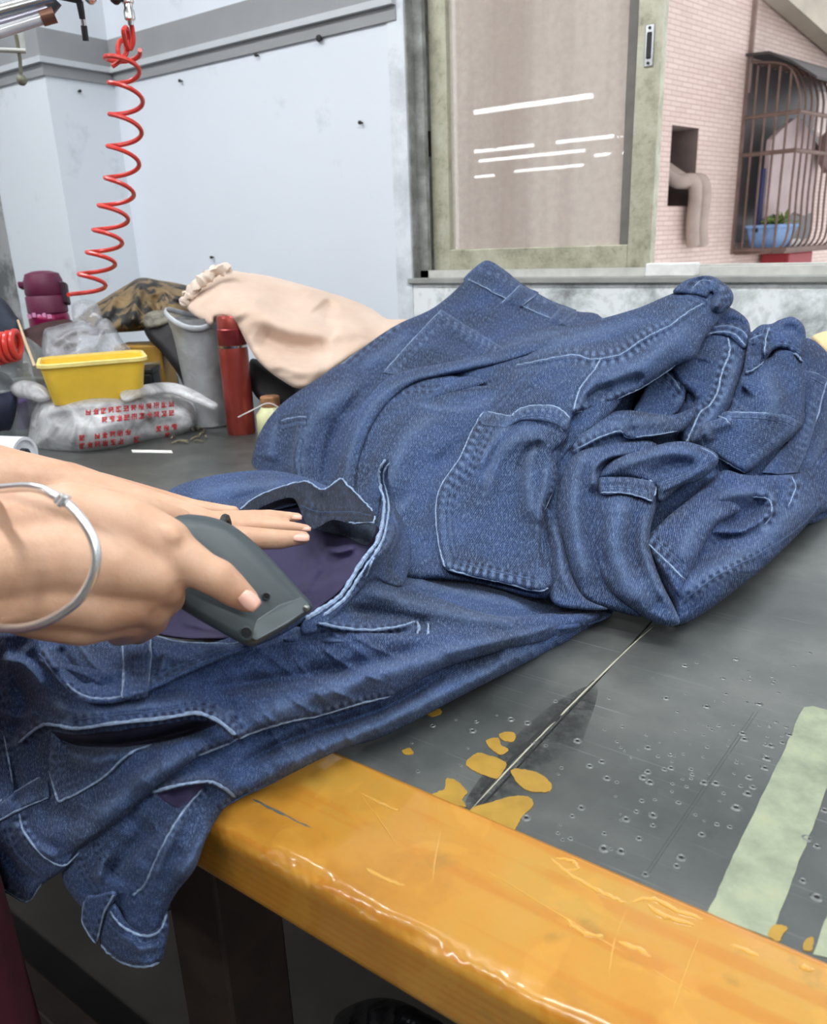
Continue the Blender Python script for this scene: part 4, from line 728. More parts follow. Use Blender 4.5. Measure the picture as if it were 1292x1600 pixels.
# ---- topmost: open waist that is being trimmed
J0 = thing('jeans', 'blue jeans with open waistband being trimmed, dark purple lining showing inside', 'jeans', tuple(PZ(450, 980)), 'jeans laid out at the front')
fb = cloth('seat', [(258, 774), (275, 760), (310, 748), (350, 740), (400, 735), (440, 737), (475, 745), (505, 757), (530, 772), (480, 785), (400, 806), (330, 830), (290, 830), (262, 806)], FF, GB, J0, lift=-0.045, roll=(12, 0.016), strokes=[('r', [(300, 775), (380, 760), (450, 755)], 14, 0.006), ('r', [(360, 785), (420, 765)], 7, -0.004)], wr=0.0014, seed=35)
fu = cloth('under_leg', [(540, 905), (600, 880), (660, 880), (740, 893), (860, 926), (955, 948), (925, 975), (800, 990), (680, 985), (580, 960)], Field([(560, 900, 'z', .03), (640, 880, 'z', .012), (740, 890, 'z', .008), (950, 950, 'z', .006), (900, 985, 'z', .012), (640, 970, 'z', .04), (760, 940, 'z', .016)], 0), GB, J0, roll=(8, 0.006), strokes=[('r', [(620, 905), (720, 925), (840, 950)], 10, 0.005)], wr=0.0014, seed=41)
fi = cloth('lining', [(360, 805), (400, 785), (470, 762), (530, 762), (585, 800), (592, 830), (572, 872), (540, 915), (500, 950), (430, 990), (330, 1000), (240, 990), (225, 950), (250, 880), (300, 830)], IF, M_lining, J0, roll=(10, 0.01), sub=4, strokes=[('r', [(470, 890), (520, 860), (575, 850)], 9, 0.006), ('r', [(480, 920), (520, 885), (560, 870)], 7, -0.005), ('r', [(430, 960), (470, 930), (500, 890)], 9, 0.006), ('r', [(500, 850), (530, 862), (560, 850)], 6, 0.005), ('r', [(280, 970), (330, 980), (370, 985)], 8, 0.005)], wr=0.0018, seed=36)
fg = patch('reverse_patch', fi, [(495, 826), (515, 812), (550, 812), (586, 816), (582, 842), (570, 852), (540, 838)], 0.004, M_den_grey, sub=4, wear_edge=0.2)
fw = cloth('inner_waistband', [(374, 798), (396, 779), (430, 763), (471, 752), (486, 754), (502, 764), (514, 760), (532, 747), (544, 757), (567, 781), (584, 799), (590, 815), (575, 818), (548, 818), (520, 812), (500, 822), (484, 826), (470, 800), (458, 778), (430, 783), (400, 797), (385, 808)], FF, M_den_in, J0, lift=0.002, roll=(5, 0.003), sub=3, strokes=[('r', [(500, 770), (510, 800), (498, 818)], 8, -0.008), ('r', [(535, 760), (550, 790), (560, 812)], 8, 0.006), ('r', [(480, 765), (490, 800)], 6, 0.004)],
           seams=[([(376, 796), (396, 779), (430, 764), (471, 753), (485, 755), (502, 765), (514, 761), (532, 748), (543, 758), (567, 782), (584, 800)], 0.0016, 5, 0.4), ([(545, 816), (565, 820), (582, 818), (586, 806)], 0.0012, 5, 0.4), ([(470, 800), (484, 824), (520, 814)], 0.0006, 5, 0.3), ([(470, 790), (500, 800), (550, 800), (580, 806)], 0.0006, 12, 0.9)], wr=0.0030, seed=37)
fr = cloth('waistband', [(600, 716), (608, 720), (606, 745), (614, 772), (628, 795), (641, 820), (642, 850), (638, 891), (628, 916), (605, 912), (584, 904), (560, 926), (530, 956), (500, 986), (470, 990), (474, 966), (498, 952), (529, 930), (550, 899), (566, 872), (588, 842), (596, 812), (598, 785), (591, 758), (589, 737)], FF, GB, J0, lift=0.010, roll=(5, 0.005), sub=3,
           strokes=[('s', [(612, 780), (616, 820), (608, 850), (580, 880), (548, 920)], 10, 0.006), ('r', [(630, 830), (622, 870), (612, 900)], 9, -0.006), ('r', [(604, 800), (606, 840), (586, 868)], 6, 0.004), ('r', [(575, 885), (545, 920), (505, 955)], 7, -0.003)],
           seams=[([(602, 718), (592, 737), (594, 758), (600, 785), (598, 812), (590, 843), (568, 874), (551, 901), (530, 932), (499, 954), (478, 967)], 0.0022, 5, 0.6), ([(608, 722), (599, 740), (601, 760), (607, 786), (605, 814), (596, 848), (575, 880), (557, 908), (536, 938), (505, 962)], 0.0016, 6, 0.6), ([(614, 785), (628, 800), (641, 820)], 0.0008, 6), ([(612, 800), (622, 830), (610, 862)], 0.0006, 7), ([(572, 900), (580, 880), (584, 872)], 0.0010, 5)], wr=0.0012, seed=38)
fl2 = cloth('leg', [(440, 1000), (470, 985), (500, 966), (540, 925), (570, 905), (600, 903), (640, 914), (700, 940), (780, 962), (860, 958), (935, 952), (900, 982), (800, 990), (700, 1004), (650, 1014), (560, 1014), (480, 1010)], FF, GB, J0, lift=0.002, roll=(12, 0.016), sub=4, strokes=[('r', [(560, 920), (640, 940), (720, 960), (820, 972)], 14, 0.008), ('s', [(480, 972), (532, 983), (584, 986), (628, 980), (650, 972)], 12, 0.006), ('r', [(540, 950), (600, 960), (680, 975)], 8, -0.006), ('r', [(500, 1000), (560, 1002), (640, 998)], 7, 0.004)],
           seams=[([(485, 969), (532, 981), (584, 984), (628, 978), (648, 971)], 0.0013, 7), ([(488, 978), (535, 991), (590, 994), (640, 988)], 0.0006, 6), ([(652, 970), (654, 985), (642, 1004), (628, 1010)], 0.0014, 5), ([(668, 974), (668, 990), (656, 1006)], 0.0011, 5)], wr=0.0013, seed=39)
ff = cloth('front_waistband', [(44, 996), (80, 985), (204, 985), (235, 991), (286, 1002), (340, 1005), (373, 1005), (430, 985), (470, 955), (480, 966), (440, 992), (400, 1010), (350, 1029), (290, 1054), (236, 1080), (190, 1097), (150, 1100), (124, 1093), (98, 1071), (62, 1034)], FF, GB, J0, lift=0.012, roll=(8, 0.010), sub=3,
           strokes=[('r', [(90, 1010), (110, 1040), (140, 1070)], 8, -0.006), ('r', [(120, 1000), (150, 1040), (180, 1060)], 7, 0.004), ('r', [(260, 1015), (250, 1050)], 6, 0.003), ('r', [(66, 1010), (90, 1050)], 6, 0.005)],
           seams=[([(204, 986), (235, 993), (286, 1004), (340, 1006), (373, 1006), (400, 1000)], 0.0013, 6, 0.5), ([(104, 1068), (128, 1086), (160, 1092), (190, 1088)], 0.0008, 6), ([(60, 1018), (84, 1052), (110, 1082)], 0.0007, 6), ([(240, 1060), (290, 1036), (350, 1016)], 0.0006, 6)], wr=0.0020, seed=40)
lp = patch('belt_loop', ff, [(188, 990), (204, 986), (236, 990), (237, 1020), (233, 1060), (231, 1088), (212, 1094), (190, 1092), (192, 1050)], 0.008, GA, corner=True, roll=(4, 0.006), seams=[([(190, 992), (193, 1040), (191, 1090)], 0.0009, 5), ([(235, 992), (235, 1040), (231, 1088)], 0.0009, 5), ([(208, 990), (210, 1040), (208, 1090)], 0.0006, 5), ([(220, 990), (222, 1040), (220, 1090)], 0.0006, 5)])

t = NT('seam_grime'); p = t.geo(); n = t.noise(p, 60, 8, 0.75); at_ = t.n('ShaderNodeAttribute', attribute_name='wear')
mx = t.n('ShaderNodeMixShader'); tr = t.n('ShaderNodeBsdfTransparent'); t.set(Base_Color=lin(40, 42, 42), Roughness=0.5)
t.l(t.math('MULTIPLY', t.ramp(n, [(0.36, BW(0.0)), (0.6, BW(0.9))]), at_.outputs['Fac']), mx.inputs[0]); t.l(tr.outputs[0], mx.inputs[1]); t.l(t.b.outputs[0], mx.inputs[2]); t.l(mx.outputs[0], t.out.inputs[0])
cloth('grime_stain', [(725, 1264), (770, 1190), (850, 1110), (930, 1070), (920, 1130), (890, 1200), (860, 1250), (790, 1270)], Field([(725, 1264, 'z', .0004), (930, 1064, 'z', .0004), (850, 1250, 'z', .0004)], 0), t.m, tbl, roll=(1, 0), wr=0, strokes=[('w', [(745, 1250), (800, 1200), (860, 1150), (905, 1100)], 34, 1.0)])
# ------------------------------------------------------------------ the worker: arms, hands, maroon clothes
def skin_mat():
    t = NT('skin'); p = t.geo(); n = t.noise(p, 26, 5, 0.6); n2 = t.noise(p, 300, 6, 0.7, 0.6); n3 = t.noise(p, 9, 3)
    c = t.ramp(n, [(0.3, lin(188, 144, 116)), (0.5, lin(201, 160, 131)), (0.7, lin(211, 173, 146))])
    c = t.mix(t.ramp(n3, [(0.5, BW(0)), (0.75, BW(0.3))]), c, lin(198, 142, 118))
    c = t.mix(t.ramp(n2, [(0.62, BW(0)), (0.72, BW(0.16))]), c, lin(150, 100, 78))
    t.set(Base_Color=c, Roughness=0.5, Subsurface_Weight=0.12, Subsurface_Scale=0.006); t.b.inputs['Subsurface Radius'].default_value = (1, 0.35, 0.2)
    t.bump(n2, 0.3, 0.0012); return t.m
M_skin = skin_mat()
t = NT('fingernail'); t.set(Base_Color=lin(226, 178, 160), Roughness=0.28); M_nail = t.m
M_maroon = plain('maroon_cloth', (74, 18, 34), 0.85, var=0.25, scale=40, bump=0.3)
def capsule(m, a, b, ra, rb, seg=18):
    a = np.array(a, float); b = np.array(b, float); L = np.linalg.norm(b - a)
    if L < 1e-6: return
    prof = [(ra * math.cos(q), ra * math.sin(q)) for q in np.linspace(-math.pi / 2, 0, 6)][1:]
    prof = [(0, -ra)] + prof + [(rb * math.cos(q), L + rb * math.sin(q)) for q in np.linspace(0, math.pi / 2, 6)][:-1] + [(0, L + rb)]
    m.lathe(a, prof, seg, b - a)
def remeshed(name, m, mat, vox, smooth_it, parent=None):
    me = bpy.data.meshes.new(name); me.from_pydata(m.v, [], m.f); me.update()
    bm = bmesh.new(); bm.from_mesh(me); bmesh.ops.recalc_face_normals(bm, faces=bm.faces); bm.to_mesh(me); bm.free()
    tmp = bpy.data.objects.new('tmp', me); COL.objects.link(tmp)
    r = tmp.modifiers.new('r', 'REMESH'); r.mode = 'VOXEL'; r.voxel_size = vox; r.adaptivity = 0
    if smooth_it: s = tmp.modifiers.new('s', 'SMOOTH'); s.factor = 0.5; s.iterations = smooth_it
    dg = bpy.context.evaluated_depsgraph_get(); dg.update(); ev = tmp.evaluated_get(dg)
    out = bpy.data.meshes.new_from_object(ev); bpy.data.objects.remove(tmp); out.name = name
    o = link(name, out, None, None, True); out.materials.clear(); out.materials.append(mat)
    out.polygons.foreach_set('use_smooth', [True] * len(out.polygons))
    if parent is not None: under(parent, o)
    return o
per = thing('person', 'worker with bare forearms and maroon clothes trimming jeans, silver bangle on wrist', 'person', (-0.78, 0.05, 0))
body = MB()
def chain(m, pts):
    q = [(PD(a, b, d), r * d / F) for a, b, d, r in pts]
    for (p0, r0), (p1, r1) in zip(q[:-1], q[1:]): capsule(m, p0, p1, r0, r1)
def wchain(m, pts):
    for (p0, r0), (p1, r1) in zip(pts[:-1], pts[1:]): capsule(m, p0, p1, r0, r1)
# right hand round the tool
chain(body, [(-120, 838, .440, 58), (0, 828, .452, 58), (110, 806, .466, 54), (200, 824, .473, 49), (258, 850, .478, 43)])
chain(body, [(-120, 885, .438, 66), (0, 880, .446, 66), (100, 870, .457, 64), (180, 885, .464, 54), (238, 903, .470, 40)])
chain(body, [(-120, 925, .445, 58), (0, 925, .452, 58), (90, 925, .462, 58), (160, 942, .468, 48), (212, 940, .474, 38)])
chain(body, [(-60, 930, .452, 50), (0, 935, .458, 49), (70, 955, .468, 46), (130, 968, .474, 42), (180, 962, .480, 36)])
chain(body, [(252, 852, .478, 45), (285, 873, .479, 37), (318, 893, .481, 31), (340, 903, .483, 31), (364, 922, .488, 26.5), (386, 938, .493, 20)])
chain(body, [(238, 903, .470, 40), (258, 917, .480, 31), (262, 935, .503, 27), (240, 955, .530, 24)])
chain(body, [(212, 940, .474, 38), (236, 952, .487, 30), (238, 968, .510, 26), (215, 985, .535, 23)])
chain(body, [(180, 962, .480, 36), (206, 970, .492, 27), (204, 985, .515, 22), (185, 990, .535, 20)])
chain(body, [(40, 815, .466, 52), (130, 790, .486, 38), (210, 800, .512, 29), (280, 815, .540, 22)])
for q in ((262, 834, .4685, 18), (252, 900, .4675, 17), (228, 932, .4685, 16), (338, 895, .4785, 17)): chain(body, [q, (q[0] + 6, q[1] + 6, q[2], q[3])])     # knuckles
rw = [PD(-120, 885, .440)]
wchain(body, [(tuple(PD(-120, 850, .440)), 0.026), ((-0.545, -0.03, 1.06), 0.043), ((-0.60, 0.0, 1.33), 0.052)])
wchain(body, [(tuple(PD(-120, 905, .442)), 0.026), ((-0.545, -0.03, 1.05), 0.040)])
# left hand flat on the lining
chain(body, [(-80, 752, .665, 74), (0, 766, .665, 70), (100, 770, .668, 50), (180, 792, .672, 44), (260, 808, .676, 34), (330, 815, .682, 17), (372, 809, .690, 12.5), (420, 806, .698, 10.5), (466, 808, .705, 7.5)])
chain(body, [(100, 785, .660, 46), (180, 805, .664, 40), (270, 822, .668, 30), (335, 828, .674, 17), (385, 821, .682, 13), (435, 822, .690, 11), (479, 826, .697, 7.5)])
chain(body, [(100, 800, .655, 46), (180, 822, .656, 40), (265, 838, .658, 28), (330, 838, .660, 21), (388, 841, .664, 18.5), (438, 843, .669, 16), (474, 840, .675, 11)])
chain(body, [(150, 770, .690, 34), (235, 786, .700, 26), (300, 796, .705, 17), (345, 799, .710, 12), (366, 799, .712, 9)])
chain(body, [(245, 792, .655, 13), (252, 798, .655, 14)])
wchain(body, [(tuple(PD(-80, 752, .665)), 0.038), ((-0.90, 0.20, 1.035), 0.044), ((-0.99, 0.04, 1.32), 0.052), ((-0.80, 0.0, 1.36), 0.07), ((-0.60, 0.0, 1.33), 0.052)])
wchain(body, [((-0.80, 0.0, 1.30), 0.10), ((-0.80, 0.0, 1.0), 0.10)])
wchain(body, [((-0.80, 0.0, 1.36), 0.055), ((-0.785, 0.02, 1.47), 0.048), ((-0.775, 0.05, 1.57), 0.082), ((-0.77, 0.045, 1.62), 0.086)])
wchain(body, [((-0.765, 0.085, 1.50), 0.045), ((-0.765, 0.09, 1.53), 0.05)])
wchain(body, [((-0.752, 0.135, 1.565), 0.011), ((-0.75, 0.145, 1.545), 0.014)])
for s in (-1, 1): wchain(body, [((-0.775 + s * 0.083, 0.03, 1.55), 0.014), ((-0.775 + s * 0.088, 0.025, 1.575), 0.018)])
bo = remeshed('body', body, M_skin, 0.0019, 9, per)
def nail(px, py, d, w, l, ang, tilt=0.0, name='fingernail'):
    """thin curved plate lying on the finger tip"""
    c = PD(px, py, d); n = CP - c; n /= np.linalg.norm(n); n = n + np.array([0, 0, 1.0]) * tilt; n /= np.linalg.norm(n)
    u = R_ * math.cos(ang) + D_ * math.sin(ang); u -= n * (u @ n); u /= np.linalg.norm(u); v = np.cross(n, u)
    vs = []; fs = []; N = 9
    for i in range(N):
        for j in range(N):
            a = (i / (N - 1) * 2 - 1); b = (j / (N - 1) * 2 - 1)
            rr = math.sqrt(max(0, 1 - 0.55 * abs(a) ** 3)); q = c + u * a * l + v * b * w * rr - n * (0.45 * w * b * b + 0.15 * l * max(a, 0) ** 2)
            vs.append(q)
    for i in range(N - 1):
        for j in range(N - 1): fs.append((i * N + j, (i + 1) * N + j, (i + 1) * N + j + 1, i * N + j + 1))
    o = mesh(name, vs, fs, M_nail, None, True); sd = o.modifiers.new('s', 'SOLIDIFY'); sd.thickness = 0.0006; under(per, o); return o
nail(390, 939, .4765, 0.0052, 0.0062, 0.72)
nail(470, 838, .6665, 0.0040, 0.0070, -0.05, 0.8); nail(474, 824, .6925, 0.0028, 0.0065, 0.06, 0.8); nail(460, 806, .7, 0.0028, 0.0065, 0.05, 0.8)
# clothes
cl = MB()
wchain(cl, [((-0.80, 0.0, 1.30), 0.125), ((-0.80, -0.01, 1.15), 0.14), ((-0.80, 0.0, 0.95), 0.15), ((-0.79, 0.02, 0.85), 0.155)])
for s in (-1, 1): wchain(cl, [((-0.80 + s * 0.08, 0.0, 1.31), 0.10), ((-0.80 + s * 0.07, -0.005, 1.1), 0.11), ((-0.795 + s * 0.06, 0.0, 0.9), 0.12)])
wchain(cl, [((-0.80, 0.0, 1.345), 0.075), ((-0.62, 0.0, 1.325), 0.07), ((-0.58, -0.01, 1.22), 0.066)]); wchain(cl, [((-0.80, 0.0, 1.345), 0.075), ((-0.975, 0.03, 1.315), 0.07), ((-0.955, 0.09, 1.22), 0.066)])
for lx, ly in ((-0.575, 0.105), (-0.82, 0.08)): wchain(cl, [((lx * 0.5 - 0.37, 0.03, 0.9), 0.12), ((lx, ly, 0.72), 0.106), ((lx + 0.005, ly + 0.01, 0.45), 0.1), ((lx + 0.01, ly - 0.01, 0.12), 0.075)])
remeshed('clothes', cl, M_maroon, 0.008, 6, per)
hr = MB(); wchain(hr, [((-0.785, 0.005, 1.64), 0.088), ((-0.79, -0.03, 1.57), 0.085), ((-0.79, -0.04, 1.46), 0.05)]); remeshed('hair', hr, plain('black_hair', (24, 20, 18), 0.5), 0.006, 3, per)
sh = MB(); wchain(sh, [((-0.57, 0.07, 0.035), 0.04), ((-0.565, 0.2, 0.03), 0.035)]); remeshed('shoe', sh, M_dark, 0.006, 2, per)
sh = MB(); wchain(sh, [((-0.81, 0.05, 0.035), 0.04), ((-0.805, 0.18, 0.03), 0.035)]); remeshed('shoe', sh, M_dark, 0.006, 2, per)
# silver bangle: an oval ring with a knot on top
bg = thing('bangle', 'thin silver bangle with small knot on the worker\'s near wrist', 'bangle', tuple(PD(15, 872, .45)))
t = NT('silver'); t.set(Base_Color=(0.92, 0.92, 0.91, 1), Metallic=0.85, Roughness=0.25); M_silver = t.m
ctr = [(-140, 872, .50), (-100, 805, .478), (-40, 772, .452), (20, 762, .425), (62, 764, .412), (100, 784, .407), (128, 812, .4035), (147, 848, .4025), (149, 884, .4025), (135, 920, .4045), (108, 950, .409), (60, 976, .42), (10, 982, .437), (-50, 972, .46), (-110, 935, .482)]
rg = crom([tuple(PD(*q)) for q in ctr], 10, True)
MB().tube(rg, 0.0026, 12, True).build('band', M_silver, bg, True)
kn = PD(100, 783, .4055); MB().obox(kn, (R_ * .8 + D_ * .6, D_ * .8 - R_ * .6, F_), (0.0016, 0.0036, 0.0034)).build('knot', M_silver, bg, bevel=0.0012)
kn2 = PD(93, 779, .4058); MB().obox(kn2, (R_ * .8 + D_ * .6, D_ * .8 - R_ * .6, F_), (0.0011, 0.0031, 0.003)).build('knot', M_silver, bg, bevel=0.001)
# ------------------------------------------------------------------ the trimmer
tool = thing('thread_trimmer', 'dark grey leaf-shaped plastic hand trimmer held over the open waistband', 'trimmer', tuple(PD(390, 1000, .52)))
TP = Field([(260, 820, 'd', .520), (386, 940, 'd', .512), (487, 945, 'd', .530), (385, 1003, 'd', .503), (262, 930, 'd', .508)], 0)
t = NT('slate_plastic'); p = t.geo(); n = t.noise(p, 400, 3); t.set(Base_Color=lin(58, 68, 72), Roughness=0.5); t.bump(n, 0.15, 0.0005); M_slate = t.m
ol = crom([(236, 806), (262, 803), (290, 803), (330, 808), (365, 822), (400, 850), (435, 885), (465, 918), (488, 945), (482, 958), (450, 980), (415, 1001), (392, 1010), (372, 1003), (340, 985), (300, 962), (274, 942), (255, 900), (238, 850)], 4, True)
cx, cy = 372, 920
def ringpts(sc, off):
    q = np.array([cx, cy]) + (ol - [cx, cy]) * sc; d = TP(q[:, 0], q[:, 1]); return PD(q[:, 0], q[:, 1], d + off)
m = MB(); N = len(ol); rings = [ringpts(0.80, .034), ringpts(0.95, .030), ringpts(1.0, .020), ringpts(1.0, .012), ringpts(0.975, .005), ringpts(0.93, .001), ringpts(0.80, -.0015)]
vs = np.vstack(rings); fs = [(k * N + i, k * N + (i + 1) % N, (k + 1) * N + (i + 1) % N, (k + 1) * N + i) for k in range(len(rings) - 1) for i in range(N)]
fs += [tuple(range(N))[::-1], tuple((len(rings) - 1) * N + i for i in range(N))]; m.add(vs, fs); shell = m.build('body', M_slate, tool, True)
shell.data.set_sharp_from_angle(angle=1.2)
# lower facet toward the cutting edge, its brighter light put into a paler colour
fp = [(389, 997), (400, 1002), (450, 975), (480, 954), (484, 944), (472, 932), (436, 944), (400, 968)]
q = np.array(fp, float); d = TP(q[:, 0], q[:, 1]); lo = PD(q[:, 0], q[:, 1], d + .004); hi = PD(q[:, 0] * .97 + 436 * .03, q[:, 1] * .97 + 968 * .03, d - .0022)
n_ = len(fp); MB().add(np.vstack([lo, hi]), [tuple(range(n_))[::-1], tuple(range(n_, 2 * n_))] + [(i, (i + 1) % n_, n_ + (i + 1) % n_, n_ + i) for i in range(n_)]).build('lit_facet', plain('slate_plastic_lit', (72, 83, 86), 0.45, var=0.04), tool, bevel=0.0008)
tn = -F_
for (px, py, r, dd) in ((385, 989, .0036, -.0036), (417, 931, .0021, -.0024)):
    c = PD(px, py, float(TP(px, py)) + dd)
    MB().lathe(c, [(r, 0), (r * 1.25, .0004), (r * 1.3, .0012), (r * 1.0, .0016), (r * 0.85, .0005)], 18, tn, cap=False).build('screw_rim', M_slate, tool, True)
    MB().lathe(c, [(r * 0.86, .0006), (0, .0007)], 18, tn).build('screw_hole', plain('hole_black', (12, 13, 14), 0.6), tool)
c = PD(479, 950, float(TP(479, 950)) - .003); MB().lathe(c, [(.0022, 0), (.0022, .001), (.0012, .0016), (0, .0016)], 10, tn).build('screw', plain('steel_screw', (150, 152, 150), 0.3, 0.9), tool, True)
# dark ring on the far hand
c = PD(352, 832, .655); MB().tube([c + 0.0125 * (math.cos(a) * D_ * 1.0 + math.sin(a) * F_) for a in np.linspace(0, 2 * math.pi, 25)[:-1]], 0.003, 8, True).build('finger_ring', plain('black_ring', (36, 40, 42), 0.5, bump=0.5, scale=300), None, True)
tag(bpy.data.objects['finger_ring'], 'dark ribbed ring on finger of the far hand behind trimmer', 'ring')
# ------------------------------------------------------------------ clutter on the table
def T_(px, py, t): return PD(px, py, t / np.linalg.norm(ray(px, py)))
def plastic(name, rgb, alpha, rough=0.2, spots=None):
    t = NT(name); p = t.geo(); n = t.noise(p, 22, 4, 0.6, 0.8); c = t.ramp(n, [(0.3, lin(*[int(x * .82) for x in rgb])), (0.7, lin(*rgb))])
    if spots:
        mp = t.n('ShaderNodeMapping'); t.l(p, mp.inputs[0]); mp.inputs['Rotation'].default_value = (0, 0, 0.6); mp.inputs['Scale'].default_value = (62, 20, 80)
        v = t.n('ShaderNodeTexVoronoi', feature='F1', i_Scale=1.0); t.l(mp.outputs[0], v.inputs['Vector'])
        sep = t.n('ShaderNodeSeparateXYZ'); t.l(p, sep.inputs[0]); rows_ = t.math('SINE', t.math('MULTIPLY', sep.outputs[2], 190)); big = t.noise(p, 14, 2)
        msk = t.math('MULTIPLY', t.ramp(v.outputs['Distance'], [(0.42, BW(1)), (0.5, BW(0))]), t.ramp(rows_, [(0.45, BW(0)), (0.6, BW(1))]))
        msk = t.math('MULTIPLY', msk, t.ramp(big, [(0.42, BW(0)), (0.5, BW(1))])); c = t.mix(msk, c, lin(*spots))
    t.set(Base_Color=c, Roughness=rough); t.bump(n, 0.2, 0.006)
    tr = t.n('ShaderNodeBsdfTransparent'); mx = t.n('ShaderNodeMixShader'); t.l(t.ramp(n, [(0.3, BW(alpha * 0.7)), (0.7, BW(min(1, alpha * 1.2)))]), mx.inputs[0]); t.l(tr.outputs[0], mx.inputs[1]); t.l(t.b.outputs[0], mx.inputs[2]); t.l(mx.outputs[0], t.out.inputs[0]); return t.m
M_bag = plastic('thin_white_plastic', (226, 228, 231), 0.68, 0.25); M_clear = plastic('clear_plastic_film', (206, 208, 214), 0.42, 0.12)
# maroon drinking bottle
c = PZ(100, 628); bt = thing('drinking_bottle', 'tall maroon flip-lid drinking bottle standing at the back left', 'bottle', tuple(c)); R = 0.0475
M_mar = plain('maroon_gloss', (132, 16, 70), 0.28, 0.35, var=0.08); M_lid = plain('maroon_lid', (96, 28, 62), 0.5, var=0.05)
MB().lathe(c, [(R * .9, 0), (R, .006), (R, .205), (R * .97, .215), (R * .86, .222)], 36).build('flask', M_mar, bt, True)
MB().lathe(c, [(R * .9, .218), (R * .98, .222), (R * .98, .258), (R * .92, .262)], 36).build('collar', M_lid, bt, True)
MB().lathe(c, [(R * .9, .262), (R * .95, .266), (R * .93, .296), (R * .8, .312), (R * .4, .318), (0, .319)], 36).build('lid', M_lid, bt, True)
MB().obox(c + R_ * R * -1.0 + np.array([0, 0, .284]), (R_, F_, (0, 0, 1)), (.012, .010, .008)).build('spout', M_lid, bt, bevel=.004)
MB().obox(c + R_ * R * 1.0 + np.array([0, 0, .266]), (R_, F_, (0, 0, 1)), (.008, .012, .026)).build('latch', plain('dark_latch', (52, 30, 44), 0.5), bt, bevel=.004)
for k in range(5): MB().obox(c - F_ * R * .99 + R_ * (-.028 + k * .012) + np.array([0, 0, .2 + .003 * (k % 2)]), (R_, F_, (0, 0, 1)), (.0045, .0012, .005)).build('lettering', plain('pale_print', (220, 150, 190), 0.4), bt)
# yellow tub on the bag
a = T_(58, 586, 1.63); b = T_(232, 562, 1.63); b = b + (a[2] - b[2]) * np.array([0, 0, 1.0]); ux_ = (b - a); Lt = np.linalg.norm(ux_); ux_ /= Lt; vy_ = np.array([-ux_[1], ux_[0], 0]); vy_ = vy_ if vy_ @ F_ > 0 else -vy_
tub = thing('yellow_tub', 'yellow open plastic tub resting on the printed plastic bag', 'tub', tuple(a)); M_yel = plain('yellow_plastic', (248, 206, 66), 0.4, var=0.04); zr = 0.016; hb_ = 0.062
def rrect(sx, sy, r, n=6):
    o = []
    for (x, y, a0) in ((sx - r, sy - r, 0), (-sx + r, sy - r, 90), (-sx + r, -sy + r, 180), (sx - r, -sy + r, 270)):
        for k in range(n + 1): q = math.radians(a0 + 90 * k / n); o.append((x + r * math.cos(q), y + r * math.sin(q)))
    return o
tc = (a + b) / 2 + vy_ * 0.072; tilt_ax = np.array([0, 0, 1.0])
def tubring(sx, sy, r, z): return [tc + ux_ * x + vy_ * y + tilt_ax * z for x, y in rrect(sx, sy, r)]
def loft(m, rings, cap0=True, cap1=True):
    n = len(rings[0]); m.add([q for r in rings for q in r], [(k * n + i, k * n + (i + 1) % n, (k + 1) * n + (i + 1) % n, (k + 1) * n + i) for k in range(len(rings) - 1) for i in range(n)] + ([tuple(range(n))[::-1]] if cap0 else []) + ([tuple((len(rings) - 1) * n + i for i in range(n))] if cap1 else [])); return m
H = Lt / 2
loft(MB(), [tubring(H * .80, .058, .02, -hb_), tubring(H * .83, .061, .022, -hb_ + .004), tubring(H * .95, .07, .024, zr - .004), tubring(H * .93, .068, .024, zr - .004), tubring(H * .80, .058, .02, -hb_ + .006)], True, True).build('tub_body', M_yel, tub, True)
loft(MB(), [tubring(H * .95, .070, .024, zr - .007), tubring(H * 1.0, .075, .026, zr - .006), tubring(H * 1.0, .075, .026, zr), tubring(H * .94, .069, .024, zr + .001), tubring(H * .94, .069, .024, zr - .007)], False, False).build('rim', plain('pale_yellow_rim', (250, 226, 140), 0.35), tub, True)
# printed plastic bag under the tub
BF = Field([(45, 700, 'z', .0), (120, 708, 'z', .0), (230, 690, 'z', 0), (300, 660, 't', 1.66), (60, 630, 't', 1.70), (180, 610, 't', 1.68), (280, 610, 't', 1.72), (185, 660, 't', 1.60), (30, 610, 't', 1.75), (335, 635, 't', 1.66)], .001)
bag = thing('plastic_bag', 'thin white plastic bag with red print lying under the yellow tub', 'bag', tuple(PZ(150, 704)))
bb_ = cloth('bag_body', [(42, 705), (44, 680), (50, 645), (66, 622), (100, 612), (150, 606), (200, 604), (250, 604), (285, 612), (304, 632), (306, 660), (285, 680), (240, 694), (180, 705), (120, 713), (70, 712)], BF, M_bag, bag, lift=.01, roll=(34, .07), strokes=[('r', [(60, 650), (130, 632), (220, 628), (290, 640)], 8, .004), ('r', [(110, 700), (118, 660), (112, 640)], 4, .003), ('r', [(70, 690), (90, 660)], 7, .003), ('r', [(150, 680), (230, 668), (290, 655)], 9, -.003), ('r', [(220, 640), (240, 655)], 5, .006)], wr=.0012, seed=51, back=1.0)
cloth('handle', [(16, 604), (30, 595), (52, 596), (72, 606), (80, 622), (62, 628), (40, 622), (22, 618)], BF, M_bag, bag, lift=.02, roll=(9, .02), wr=.002, seed=52, back=1.0)
cloth('handle', [(190, 612), (230, 600), (270, 598), (300, 608), (325, 622), (340, 632), (332, 640), (300, 628), (265, 616), (225, 620), (195, 628)], BF, M_bag, bag, lift=.05, roll=(7, .012), wr=.0015, seed=53, back=1.0)
M_print = plain('red_print', (188, 46, 52), .5, var=.15); rs = random.Random(21)
